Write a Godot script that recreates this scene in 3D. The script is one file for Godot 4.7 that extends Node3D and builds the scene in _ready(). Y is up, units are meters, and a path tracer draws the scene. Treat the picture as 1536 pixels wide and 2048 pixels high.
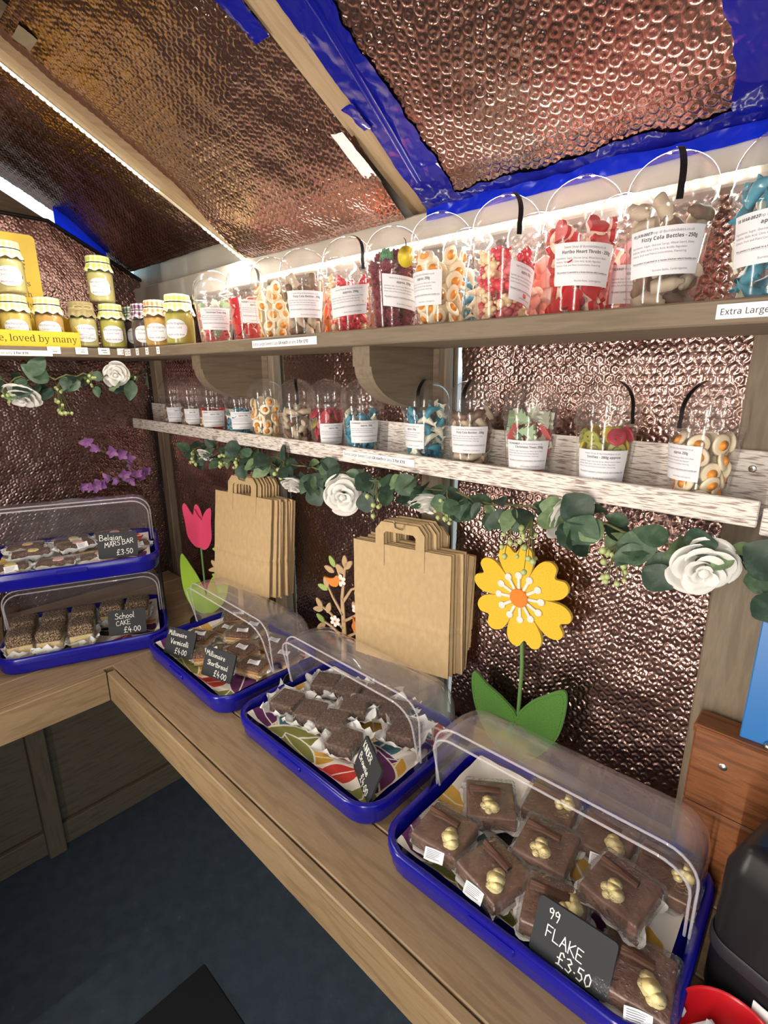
extends Node3D
# Inside of a timber market stall: foil-lined walls and roof, shelves of sweet cups, counters with roll-top cake boxes.
# World: x runs along the back wall from the corner, z comes out of the back wall, y is up; metres.

class S:
	var v := PackedVector3Array()
	var n := PackedVector3Array()
	var uv := PackedVector2Array()
	var ix := PackedInt32Array()
	func tri(a: int, b: int, c: int) -> void:
		var fn := (v[c] - v[a]).cross(v[b] - v[a])
		if fn.dot(n[a] + n[b] + n[c]) < 0.0:
			ix.append_array(PackedInt32Array([a, c, b]))
		else:
			ix.append_array(PackedInt32Array([a, b, c]))
	func vert(p: Vector3, nn: Vector3, u := Vector2.ZERO) -> int:
		v.append(p); n.append(nn); uv.append(u)
		return v.size() - 1
	func quad(a: Vector3, b: Vector3, c: Vector3, d: Vector3, out: Vector3) -> void:
		var nn := (b - a).cross(d - a)
		if nn.length_squared() < 1e-18:
			nn = (c - b).cross(d - b)
		nn = nn.normalized()
		if nn.dot(out) < 0.0: nn = -nn
		var i := vert(a, nn, Vector2(0, 1)); vert(b, nn, Vector2(1, 1)); vert(c, nn, Vector2(1, 0)); vert(d, nn, Vector2(0, 0))
		tri(i, i + 1, i + 2); tri(i, i + 2, i + 3)
	func face3(a: Vector3, b: Vector3, c: Vector3, out: Vector3) -> void:
		var nn := (b - a).cross(c - a).normalized()
		if nn.dot(out) < 0.0: nn = -nn
		var i := vert(a, nn); vert(b, nn); vert(c, nn)
		tri(i, i + 1, i + 2)
	# box with chamfered edges; c = centre, s = size
	func box(c: Vector3, s: Vector3, bev := 0.0, bs := Basis()) -> S:
		var h := s * 0.5
		bev = minf(bev, minf(h.x, minf(h.y, h.z)) * 0.9)
		var g := Vector3(h.x - bev, h.y - bev, h.z - bev)
		for ax in 3:
			for sg in [-1.0, 1.0]:
				var o := Vector3.ZERO; o[ax] = sg
				var a1 := (ax + 1) % 3; var a2 := (ax + 2) % 3
				var q := []
				for k in [[-1, -1], [1, -1], [1, 1], [-1, 1]]:
					var p := Vector3.ZERO
					p[ax] = sg * h[ax]; p[a1] = k[0] * g[a1]; p[a2] = k[1] * g[a2]
					q.append(c + bs * p)
				quad(q[0], q[1], q[2], q[3], bs * o)
		if bev > 0.0:
			for ax in 3:
				var a1 := (ax + 1) % 3; var a2 := (ax + 2) % 3
				for s1 in [-1.0, 1.0]:
					for s2 in [-1.0, 1.0]:
						var p0 := Vector3.ZERO; var p1 := Vector3.ZERO
						p0[a1] = s1 * h[a1]; p0[a2] = s2 * g[a2]; p1[a1] = s1 * g[a1]; p1[a2] = s2 * h[a2]
						var e := Vector3.ZERO; e[ax] = g[ax]
						var o := Vector3.ZERO; o[a1] = s1; o[a2] = s2
						quad(c + bs * (p0 - e), c + bs * (p0 + e), c + bs * (p1 + e), c + bs * (p1 - e), bs * o)
			for sx in [-1.0, 1.0]:
				for sy in [-1.0, 1.0]:
					for sz in [-1.0, 1.0]:
						face3(c + bs * Vector3(sx * h.x, sy * g.y, sz * g.z), c + bs * Vector3(sx * g.x, sy * h.y, sz * g.z), c + bs * Vector3(sx * g.x, sy * g.y, sz * h.z), bs * Vector3(sx, sy, sz))
		return self
	# rows of points; smooth normals
	func grid(rows: Array, closed := false, out := Vector3.INF) -> S:
		var nr := rows.size(); var m: int = rows[0].size(); var b := v.size()
		var nn := PackedVector3Array(); nn.resize(nr * m)
		for i in nr:
			var r0: PackedVector3Array = rows[maxi(i - 1, 0)]; var r1: PackedVector3Array = rows[mini(i + 1, nr - 1)]; var r: PackedVector3Array = rows[i]
			for j in m:
				var jl := (j - 1 + m) % m if closed else maxi(j - 1, 0)
				var jr := (j + 1) % m if closed else mini(j + 1, m - 1)
				var du := r[jr] - r[jl]
				if du.length_squared() < 1e-14:
					du = r1[jr] - r1[jl] + r0[jr] - r0[jl]
				nn[i * m + j] = du.cross(r1[j] - r0[j])
		var flip := 1.0
		var cen := Vector3.ZERO
		if out == Vector3.INF:
			for i in nr:
				for j in range(0, m, maxi(1, m / 4)): cen += rows[i][j]
			cen /= float(nr * ceili(float(m) / maxi(1, m / 4)))
			var d := 0.0
			for i in nr:
				for j in m: d += nn[i * m + j].dot(rows[i][j] - cen)
			if d < 0.0: flip = -1.0
		else:
			var t := Vector3.ZERO
			for k in nn.size(): t += nn[k]
			if t.dot(out) < 0.0: flip = -1.0
		for i in nr:
			for j in m:
				v.append(rows[i][j]); n.append((nn[i * m + j] * flip).normalized())
				uv.append(Vector2(float(j) / (m if closed else m - 1), 1.0 - float(i) / (nr - 1)))
		var e := m if closed else m - 1
		for i in nr - 1:
			for j in e:
				var a := b + i * m + j; var c := b + i * m + (j + 1) % m; var d2 := a + m; var f := c + m
				if flip > 0.0:
					ix.append_array(PackedInt32Array([a, f, c, a, d2, f]))
				else:
					ix.append_array(PackedInt32Array([a, c, f, a, f, d2]))
		return self
	# profile points (radius, height); break the profile with Vector2.INF for a crisp edge
	func lathe(prof: Array, seg := 24, at := Vector3.ZERO, bs := Basis()) -> S:
		var rows := []
		for k in prof.size() + 1:
			if k == prof.size() or prof[k] == Vector2.INF:
				if rows.size() > 1: lathe_part(rows, seg, at, bs)
				rows = []
			else:
				rows.append(prof[k])
		return self
	func lathe_part(pr: Array, seg: int, at: Vector3, bs: Basis) -> void:
		var b := v.size()
		for i in pr.size():
			var d: Vector2 = pr[mini(i + 1, pr.size() - 1)] - pr[maxi(i - 1, 0)]
			var nr := Vector2(d.y, -d.x).normalized()
			for j in seg + 1:
				var a := TAU * j / seg
				v.append(at + bs * Vector3(pr[i].x * cos(a), pr[i].y, pr[i].x * sin(a)))
				n.append((bs * Vector3(nr.x * cos(a), nr.y, nr.x * sin(a))).normalized())
				uv.append(Vector2(float(j) / seg, 1.0 - float(i) / (pr.size() - 1)))
		for i in pr.size() - 1:
			for j in seg:
				var a := b + i * (seg + 1) + j; var c := a + 1; var d := a + seg + 1; var f := d + 1
				if pr[i].x > 1e-6: ix.append_array(PackedInt32Array([a, c, f] if (n[a].dot((v[f] - v[a]).cross(v[c] - v[a])) > 0.0) else [a, f, c]))
				if pr[i + 1].x > 1e-6: ix.append_array(PackedInt32Array([a, f, d] if (n[a].dot((v[d] - v[a]).cross(v[f] - v[a])) > 0.0) else [a, d, f]))
	func ball(c: Vector3, r: Vector3, seg := 12, rings := 8, bs := Basis()) -> S:
		var pr := []
		for i in rings + 1:
			var a := -PI / 2 + PI * i / rings
			pr.append(Vector2(cos(a) if i > 0 and i < rings else 0.0, sin(a)))
		return lathe(pr, seg, c, bs * Basis.from_scale(r))
	func tube(path: Array, rad: float, seg := 6, rad2 := -1.0) -> S:
		if rad2 < 0.0: rad2 = rad
		var rows := []; var up := Vector3.UP
		var last: int = path.size() - 1
		for i in path.size():
			var t: Vector3 = (path[mini(i + 1, last)] - path[maxi(i - 1, 0)]).normalized()
			if absf(t.dot(up)) > 0.95: up = Vector3.RIGHT if absf(t.x) < 0.9 else Vector3.BACK
			var s1 := t.cross(up).normalized(); up = s1.cross(t).normalized()
			var row := PackedVector3Array()
			var rr := lerpf(rad, rad2, float(i) / last)
			for j in seg:
				var a := TAU * j / seg
				row.append(path[i] + (s1 * cos(a) + up * sin(a)) * rr)
			rows.append(row)
		var c0 := PackedVector3Array(); var c1 := PackedVector3Array()
		for j in seg: c0.append(path[0]); c1.append(path[last])
		rows.push_front(c0); rows.push_back(c1)
		var b := v.size()
		grid(rows, true)
		return self
	# flat outline (x, y) thickened along z
	func slab(pts: PackedVector2Array, z0: float, z1: float, t := Transform3D()) -> S:
		var idx := Geometry2D.triangulate_polygon(pts)
		if idx.is_empty(): return self
		var lo := pts[0]; var hi := pts[0]
		for p in pts: lo = lo.min(p); hi = hi.max(p)
		var sz := (hi - lo).max(Vector2(1e-6, 1e-6))
		for z in [z0, z1]:
			var nn := t.basis * Vector3(0, 0, -1.0 if (z == z0) == (z0 < z1) else 1.0)
			var b := v.size()
			for p in pts: vert(t * Vector3(p.x, p.y, z), nn.normalized(), Vector2((p.x - lo.x) / sz.x, 1.0 - (p.y - lo.y) / sz.y))
			for k in range(0, idx.size(), 3): tri(b + idx[k], b + idx[k + 1], b + idx[k + 2])
		var ccw := not Geometry2D.is_polygon_clockwise(pts)
		for k in pts.size():
			var p := pts[k]; var q := pts[(k + 1) % pts.size()]
			var d := (q - p); var o := Vector3(d.y, -d.x, 0) * (1.0 if ccw else -1.0)
			quad(t * Vector3(p.x, p.y, z0), t * Vector3(q.x, q.y, z0), t * Vector3(q.x, q.y, z1), t * Vector3(p.x, p.y, z1), t.basis * o)
		return self
	func mesh() -> ArrayMesh:
		var a := []; a.resize(Mesh.ARRAY_MAX)
		a[Mesh.ARRAY_VERTEX] = v; a[Mesh.ARRAY_NORMAL] = n; a[Mesh.ARRAY_TEX_UV] = uv; a[Mesh.ARRAY_INDEX] = ix
		var m := ArrayMesh.new(); m.add_surface_from_arrays(Mesh.PRIMITIVE_TRIANGLES, a)
		return m

var rng := RandomNumberGenerator.new()
var fn := FastNoiseLite.new()
var names := {}
var M := {}
var font_r: Font
var font_b: Font
var font_s: Font

func nm(base: String) -> String:
	names[base] = names.get(base, -1) + 1
	return base if names[base] == 0 else "%s_%03d" % [base, names[base]]

func tag(o: Node, label: String, category: String, group := "") -> Node:
	o.set_meta("label", label); o.set_meta("category", category)
	if group != "": o.set_meta("group", group)
	return o

func thing(called: String, label: String, category: String, at := Vector3.ZERO, bs := Basis(), group := "") -> Node3D:
	var o := Node3D.new(); o.name = nm(called); add_child(o)
	o.transform = Transform3D(bs, at)
	tag(o, label, category, group)
	return o

func setting(called: String) -> Node3D:
	var o := Node3D.new(); o.name = called; add_child(o); o.set_meta("kind", "structure")
	return o

func part(called: String, shape, m: Material, parent: Node, t := Transform3D()) -> MeshInstance3D:
	var o := MeshInstance3D.new()
	o.name = called
	o.mesh = shape if shape is Mesh else shape.mesh()
	o.material_override = m
	parent.add_child(o, true)
	o.transform = t
	return o

func single(called: String, shape, m: Material, label: String, category: String, t := Transform3D(), group := "") -> MeshInstance3D:
	var o := part(nm(called), shape, m, self, t)
	tag(o, label, category, group)
	return o

func struct(called: String, shape, m: Material) -> MeshInstance3D:
	var o := part(called, shape, m, self); o.set_meta("kind", "structure")
	return o

func yrot(a: float) -> Basis: return Basis(Vector3.UP, a)

func plain(key: String, c: Color, rough := 0.6, metal := 0.0) -> StandardMaterial3D:
	if M.has(key): return M[key]
	var m := StandardMaterial3D.new(); m.resource_name = key
	m.albedo_color = c; m.roughness = rough; m.metallic = metal
	M[key] = m
	return m

func clear(key: String, c: Color, rough := 0.03) -> StandardMaterial3D:
	var m := plain(key, c, rough)
	m.transparency = BaseMaterial3D.TRANSPARENCY_ALPHA
	m.cull_mode = BaseMaterial3D.CULL_DISABLED
	return m

func ramp(stops: Array) -> Gradient:
	var g := Gradient.new(); var off := PackedFloat32Array(); var col := PackedColorArray()
	for s in stops: off.append(s[0]); col.append(s[1])
	g.offsets = off; g.colors = col
	return g

func noise_tex(freq: float, stops: Array, sd := 1, size := 512, normal := 0.0, oct := 4) -> NoiseTexture2D:
	var f := FastNoiseLite.new(); f.seed = sd; f.frequency = freq; f.fractal_octaves = oct; f.noise_type = FastNoiseLite.TYPE_SIMPLEX_SMOOTH
	var t := NoiseTexture2D.new(); t.width = size; t.height = size; t.seamless = true; t.noise = f
	if normal > 0.0:
		t.as_normal_map = true; t.bump_strength = normal
	else:
		t.color_ramp = ramp(stops)
	return t

# textured, mapped by object position (triplanar); scale = repeats per metre on each axis
func textured(key: String, tex: Texture2D, scale: Vector3, rough := 0.6, tint := Color.WHITE, nrm: Texture2D = null, nstr := 0.5) -> StandardMaterial3D:
	var m := plain(key, tint, rough)
	m.albedo_texture = tex; m.uv1_triplanar = true; m.uv1_scale = scale; m.uv1_triplanar_sharpness = 6.0
	if nrm:
		m.normal_enabled = true; m.normal_texture = nrm; m.normal_scale = nstr
	return m

# ---- printed matter -------------------------------------------------------
func text_width(s: String, size: int, f: Font) -> float:
	var ts := TextServerManager.get_primary_interface(); var r: RID = f.get_rids()[0]; var w := 0.0
	for k in s.length():
		w += ts.font_get_glyph_advance(r, size, ts.font_get_glyph_index(r, size, s.unicode_at(k), 0)).x
	return w

# x: left edge, or centre if centred; y: baseline
func print_text(im: Image, s: String, x: float, y: float, size: int, c: Color, f: Font, centred := false, slant := 0.0) -> void:
	var ts := TextServerManager.get_primary_interface(); var r: RID = f.get_rids()[0]; var sz := Vector2i(size, 0)
	if centred: x -= text_width(s, size, f) / 2.0
	for k in s.length():
		var gi := ts.font_get_glyph_index(r, size, s.unicode_at(k), 0)
		ts.font_render_glyph(r, sz, gi)
		var ti := ts.font_get_glyph_texture_idx(r, sz, gi)
		if ti >= 0:
			var src := ts.font_get_texture_image(r, sz, ti)
			var rc := ts.font_get_glyph_uv_rect(r, sz, gi); var off := ts.font_get_glyph_offset(r, sz, gi)
			for yy in int(rc.size.y):
				for xx in int(rc.size.x):
					var a := src.get_pixel(int(rc.position.x) + xx, int(rc.position.y) + yy).a
					if a > 0.02:
						var dy := off.y + yy
						var px := int(x + off.x + xx - dy * slant); var py := int(y + dy)
						if px >= 0 and py >= 0 and px < im.get_width() and py < im.get_height():
							im.set_pixel(px, py, im.get_pixel(px, py).lerp(c, a * c.a))
		x += ts.font_get_glyph_advance(r, size, gi).x

func print_mat(key: String, im: Image, rough := 0.55) -> StandardMaterial3D:
	var m := plain(key, Color.WHITE, rough)
	m.albedo_texture = ImageTexture.create_from_image(im)
	m.texture_repeat = false
	return m

# ---- chalk handwriting: strokes on a unit grid ------------------------------
var strokes := {
	"A": [[0, 0, .3, 1, .6, 0], [.12, .4, .5, .4]], "B": [[0, 0, 0, 1, .35, 1, .5, .85, .4, .6, 0, .55], [.4, .55, .6, .3, .5, .05, 0, 0]],
	"C": [[.55, .8, .35, 1, .1, .8, 0, .45, .1, .1, .35, 0, .6, .15]], "E": [[.5, 1, 0, 1, 0, 0, .5, 0], [0, .52, .4, .52]], "F": [[.5, 1, 0, 1, 0, 0], [0, .52, .4, .52]],
	"K": [[0, 0, 0, 1], [.5, 1, .05, .5, .55, 0]], "L": [[0, 1, 0, 0, .5, 0]], "M": [[0, 0, .08, 1, .35, .4, .6, 1, .7, 0]], "N": [[0, 0, 0, 1, .5, 0, .5, 1]],
	"D": [[0, 0, 0, 1, .3, .95, .55, .6, .5, .2, .25, 0, 0, 0]], "I": [[.1, 0, .1, 1]], "R": [[0, 0, 0, 1, .35, 1, .5, .8, .4, .55, 0, .5], [.2, .5, .55, 0]],
	"S": [[.5, .85, .3, 1, .08, .85, .12, .62, .45, .42, .5, .18, .28, 0, 0, .12]], "V": [[0, 1, .28, 0, .6, 1]],
	"a": [[.42, .45, .25, .55, .05, .42, .02, .15, .18, 0, .36, .12, .44, .5, .42, .1, .52, 0]], "b": [[0, 1, 0, 0, .22, 0, .42, .2, .36, .48, .18, .55, 0, .4]], "c": [[.4, .45, .22, .55, .03, .35, .06, .08, .24, 0, .42, .1]],
	"d": [[.42, .42, .22, .55, .02, .35, .08, .04, .28, .03, .42, .2, .44, 1, .44, 0]], "e": [[.02, .28, .4, .3, .34, .5, .16, .54, .02, .3, .1, .03, .28, 0, .42, .1]],
	"g": [[.4, .45, .22, .55, .03, .38, .08, .08, .28, .06, .42, .5, .4, -.2, .24, -.38, .04, -.26]], "h": [[0, 1, 0, 0], [0, .3, .18, .54, .36, .48, .4, 0]], "i": [[.06, .52, .08, 0, .16, .02], [.06, .75, .08, .76]],
	"l": [[.06, 1, .04, .1, .12, 0]], "m": [[0, .5, .02, 0], [0, .3, .14, .54, .26, .44, .28, 0], [.28, .3, .42, .54, .54, .44, .56, 0]], "n": [[0, .5, .02, 0], [0, .3, .16, .54, .34, .46, .38, 0]],
	"o": [[.2, .54, .03, .4, .04, .12, .2, 0, .38, .12, .4, .4, .2, .54]], "r": [[0, .5, .04, 0], [.02, .3, .14, .5, .3, .52]], "t": [[.12, .9, .1, .1, .24, 0], [-.04, .6, .3, .6]], "w": [[0, .5, .12, 0, .26, .4, .38, 0, .54, .52]], "s": [[.34, .46, .18, .55, .06, .42, .28, .2, .22, .03, .02, .06]],
	"£": [[.5, .8, .38, 1, .2, .9, .18, .5, .2, .12, 0, 0, .3, .06, .55, 0], [.02, .48, .42, .5]], "0": [[.25, .9, .05, .7, .02, .3, .2, 0, .42, .2, .45, .65, .25, .9]], "3": [[.04, .85, .25, .95, .42, .75, .18, .5, .44, .3, .3, 0, .02, .08]],
	"4": [[.2, .95, 0, .35, .46, .38], [.34, .6, .32, -.05]], "5": [[.42, .92, .1, .9, .06, .55, .3, .55, .42, .3, .28, .02, .02, .06]], "9": [[.4, .75, .22, .95, .03, .75, .1, .5, .34, .55, .42, .85, .4, .4, .3, 0]], ".": [[.08, .3, .12, .28]]}

func chalk(lines: Array) -> S:
	# lines: [text, x, y, height, slope]
	var s := S.new()
	for ln in lines:
		var x: float = ln[1]; var h: float = ln[3]; var slope: float = ln[4]
		for ch in ln[0]:
			if ch == " ":
				x += h * 0.32; continue
			var wmax := 0.0
			for st in strokes[ch]:
				for k in range(0, st.size(), 2): wmax = maxf(wmax, st[k])
				for k in range(0, st.size() - 2, 2):
					var p := Vector3(x + st[k] * h, ln[2] + st[k + 1] * h + slope * (x + st[k] * h - ln[1]), 0)
					var q := Vector3(x + st[k + 2] * h, ln[2] + st[k + 3] * h + slope * (x + st[k + 2] * h - ln[1]), 0)
					var d := (q - p); var L := d.length()
					if L < 1e-6: continue
					d /= L
					s.box((p + q) / 2, Vector3(L + h * 0.07, h * 0.085, 0.0006), 0.0, Basis(d, Vector3(-d.y, d.x, 0), Vector3.BACK))
			x += (wmax + 0.16) * h
	return s

func wood(key: String, axis: int, lo: Color, hi: Color, sd := 1, rough := 0.6) -> StandardMaterial3D:
	var k := "woodtex%d_%s_%s" % [sd, lo.to_html(), hi.to_html()]
	if not M.has(k):
		M[k] = noise_tex(0.012, [[0.0, lo], [0.35, lo.lerp(hi, 0.45)], [0.55, hi], [0.7, lo.lerp(hi, 0.7)], [1.0, hi.lightened(0.06)]], sd, 512)
	var sc := Vector3(9, 9, 9); sc[axis] = 0.9
	return textured(key, M[k], sc, rough)

func make_materials() -> void:
	for w in [["Droid Sans", 400], ["Droid Sans", 700], ["Droid Serif", 400]]:
		var f := SystemFont.new(); f.font_names = PackedStringArray([w[0]]); f.font_weight = w[1]
		if w[0] == "Droid Serif": font_s = f
		elif w[1] == 700: font_b = f
		else: font_r = f
	var foil := plain("foil", Color(0.61, 0.50, 0.48), 0.22, 1.0)
	foil.normal_enabled = true; foil.normal_texture = noise_tex(0.05, [], 8, 512, 3.0); foil.uv1_triplanar = true; foil.uv1_scale = Vector3(9, 9, 9); foil.normal_scale = 0.35
	for ax in 3:
		wood("beam%d" % ax, ax, Color8(148, 126, 98), Color8(170, 147, 117), 3)
		wood("taupe%d" % ax, ax, Color8(104, 90, 75), Color8(122, 107, 90), 4)
		wood("counter%d" % ax, ax, Color8(120, 98, 73), Color8(143, 120, 91), 5, 0.5)
		wood("board%d" % ax, ax, Color8(104, 90, 75), Color8(122, 107, 90), 4, 0.7)
		wood("orange%d" % ax, ax, Color8(92, 52, 28), Color8(134, 82, 48), 7, 0.45)
	var rustic := noise_tex(0.02, [[0.0, Color8(128, 108, 102)], [0.30, Color8(160, 142, 134)], [0.38, Color8(214, 206, 202)], [0.62, Color8(232, 227, 224)], [0.72, Color8(212, 202, 198)], [0.8, Color8(176, 158, 150)], [1.0, Color8(150, 130, 122)]], 21, 512, 0.0, 5)
	textured("rustic", rustic, Vector3(1.8, 20, 20), 0.6)
	var fl := noise_tex(0.02, [[0.0, Color8(62, 73, 88)], [0.5, Color8(70, 82, 98)], [0.85, Color8(75, 87, 103)], [0.93, Color8(84, 94, 106)], [1.0, Color8(128, 132, 134)]], 31, 512, 0.0, 5)
	textured("floor_paint", fl, Vector3(1.5, 1.5, 1.5), 0.45, Color.WHITE, noise_tex(0.06, [], 32, 512, 2.0), 0.25)
	plain("mat_rubber", Color8(26, 28, 34), 0.8)
	var tape := plain("blue_tape", Color8(10, 20, 138), 0.16)
	tape.clearcoat_enabled = true; tape.clearcoat = 0.6; tape.clearcoat_roughness = 0.08
	var tape2 := plain("blue_tape_thin", Color8(24, 60, 250), 0.25); tape2.backlight_enabled = true; tape2.backlight = Color(0.04, 0.22, 1.0)
	plain("black_trim", Color8(30, 28, 27), 0.5)
	var led := plain("led_chip", Color8(255, 250, 235), 0.4); led.emission_enabled = true; led.emission = Color(1.0, 0.96, 0.86); led.emission_energy_multiplier = 14.0
	plain("led_tape", Color8(225, 222, 210), 0.5)
	plain("steel", Color8(190, 190, 188), 0.3, 1.0)
	plain("paper", Color8(236, 236, 238), 0.7)
	plain("white_tape", Color8(222, 222, 226), 0.45)
	clear("clear_cup", Color(1, 1, 1, 0.02), 0.13)
	clear("clear_hood", Color(0.90, 0.88, 0.93, 0.05), 0.13)
	clear("clear_rim", Color(0.92, 0.90, 0.95, 0.28), 0.05)
	var fm := clear("film", Color(1, 1, 1, 0.02), 0.19)
	fm.normal_enabled = true; var crease := noise_tex(0.018, [], 77, 512, 20.0, 3); crease.noise.fractal_type = FastNoiseLite.FRACTAL_RIDGED
	fm.normal_texture = crease; fm.uv1_triplanar = true; fm.uv1_scale = Vector3(6, 6, 6); fm.normal_scale = 1.1
	plain("ribbon", Color8(14, 14, 16), 0.4)
	plain("blue_plastic", Color8(16, 16, 132), 0.22)
	plain("black_plastic", Color8(22, 22, 26), 0.35)
	plain("slate", Color8(36, 38, 44), 0.75)
	plain("chalk", Color8(236, 236, 232), 0.9)

func bubble(u: float, w: float) -> float:
	var p := 0.0185
	var rh := p * 0.866
	var row := roundi(w / rh)
	var du := fposmod(u - (p * 0.5 if row & 1 else 0.0) + p * 0.5, p) - p * 0.5
	var dv := w - row * rh
	var d := (du * du + dv * dv) / (0.46 * p * 0.46 * p)
	if d >= 1.0: return 0.0
	return 0.0026 * (1.0 - d * d) - 0.0024 * maxf(0.0, 1.0 - 1.6 * d) * maxf(0.0, 1.0 - 1.6 * d)

func sheet_bulge(u: float, w: float, ul: float, vl: float, sag: float, sd: float, drop: float) -> float:
	return 0.004 * fn.get_noise_2d(u * 700.0 + sd * 3.0, w * 700.0) + sag * (fn.get_noise_2d(u * 160.0 + sd * 7.0, w * 160.0) + 0.9 * sin(PI * u / ul) * sin(PI * clampf(w / vl, 0, 1))) + drop * (1.0 - smoothstep(0.0, 0.3, w))

# tape stuck on the right-hand roof foil: a strip from (u0, w0) to (u1, w1) whose inner edge (side 0: larger u, 1: larger w, 2: smaller u) is ragged
func foil_tape(u0: float, u1: float, w0: float, w1: float, side: int, sd: float) -> S:
	var vd := Vector3(0, 0.537, 1).normalized(); var nd := Vector3(0, -1, 0.537).normalized()
	var o := Vector3(1.384, roof(0.03), 0.03); var rows := []
	var nu := maxi(8, int((u1 - u0) / 0.004)); var nv := maxi(8, int((w1 - w0) / 0.004))
	for i in nv + 1:
		var row := PackedVector3Array()
		for j in nu + 1:
			var fu := j / float(nu); var fv := i / float(nv)
			var along := (w0 + (w1 - w0) * fv) if side != 1 else (u0 + (u1 - u0) * fu)
			var rag := 0.014 * fn.get_noise_2d(along * 500.0 + sd, sd) + 0.006 * fn.get_noise_2d(along * 2200.0, sd * 2.0)
			var u := lerpf(u0, u1 + (rag if side == 0 else 0.0), fu) if side != 2 else lerpf(u0 + rag, u1, fu)
			var w := lerpf(w0, w1 + (rag if side == 1 else 0.0), fv)
			var h := sheet_bulge(u, w, 0.596, 0.61, 0.008, 211.0, 0.012) + 0.0034 + 0.0016 * fn.get_noise_2d(u * 2600.0 + sd, w * 2600.0) + 0.0012 * absf(fn.get_noise_2d(u * 5000.0, w * 1500.0 + sd))
			row.append(o + Vector3.RIGHT * u + vd * w + nd * h)
		rows.append(row)
	return S.new().grid(rows, false, nd)

# bubble-foil sheet: o + udir*u + vdir*w, bulging along nrm
func foil_sheet(o: Vector3, ud: Vector3, vd: Vector3, nrm: Vector3, ul: float, vl: float, res: float, sag: float, sd: float, gable := false, drop := 0.0) -> S:
	var nu := int(ul / res) + 1; var nv := int(vl / res) + 1
	var rows := []
	for i in nv:
		var w := vl * i / (nv - 1)
		var row := PackedVector3Array(); row.resize(nu)
		for j in nu:
			var u := ul * j / (nu - 1)
			var a := u; var b := w
			var h := bubble(u + 0.003 * fn.get_noise_2d(u * 900.0 + sd, w * 900.0), w) * (0.8 + 0.5 * fn.get_noise_2d(u * 2500.0 + sd, w * 2500.0))
			h += sheet_bulge(u, w, ul, vl, sag, sd, drop)
			if gable: b = w * minf(1.0, (2.14 + 0.538 * maxf(0.0, ul - u) - 0.99) / vl)
			row[j] = o + ud * a + vd * b + nrm * h
		rows.append(row)
	return S.new().grid(rows, false, nrm)

const RIDGE := 0.60

func roof(z: float) -> float: return 2.12 + 0.537 * (z if z < RIDGE else 2.0 * RIDGE - z)

# straight timber of section (w along x, d below-to-above) following the roof from z0 to z1, its underside dy over the rafter line
func roof_beam(s: S, x0: float, x1: float, z0: float, z1: float, dy: float, d: float) -> S:
	var p := PackedVector2Array([Vector2(-z0, roof(z0) + dy), Vector2(-z1, roof(z1) + dy), Vector2(-z1, roof(z1) + dy + d), Vector2(-z0, roof(z0) + dy + d)])
	return s.slab(p, x0, x1, Transform3D(Basis(Vector3(0, 0, -1), Vector3.UP, Vector3(1, 0, 0)), Vector3.ZERO))

func led_strip(label: String, pts: Array, face: Vector3, side: Vector3, runs: Array, pitch: float, energy: float, group := "") -> void:
	# pts: start and end of the tape; runs: lit stretches as fractions of the length
	var a: Vector3 = pts[0]; var b: Vector3 = pts[1]
	var dir := (b - a).normalized(); var L := a.distance_to(b)
	var bs := Basis(dir, face, dir.cross(face))
	var t := thing("led_strip", label, "light strip", a, Basis(), group)
	part("tape", S.new().box((b - a) / 2 + face * 0.0006, Vector3(L, 0.0012, 0.010), 0.0, bs), M.led_tape, t)
	var chip := S.new().box(Vector3.ZERO, Vector3(0.0075, 0.0028, 0.0075)).mesh()
	for r in runs:
		var n := int((r[1] - r[0]) * L / pitch)
		for k in n:
			part("led", chip, M.led_chip, t, Transform3D(bs, dir * (r[0] * L + (k + 0.5) * pitch) + face * 0.0023))
		var al := AreaLight3D.new(); al.name = "strip_light"
		al.area_size = Vector2((r[1] - r[0]) * L, 0.012); al.light_energy = energy * (r[1] - r[0]) * L; al.light_color = Color(1.0, 0.965, 0.90); al.area_normalize_energy = true
		al.shadow_enabled = true; al.area_range = 8.0; al.area_attenuation = 2.0
		t.add_child(al, true)
		al.transform = Transform3D(Basis(dir, face.cross(dir).normalized() * -1.0, -face).orthonormalized(), dir * (r[0] + r[1]) * 0.5 * L + face * 0.0055)
		var z := al.transform.basis
		if z.determinant() < 0.0: al.transform.basis = Basis(-z.x, z.y, z.z)

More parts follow.
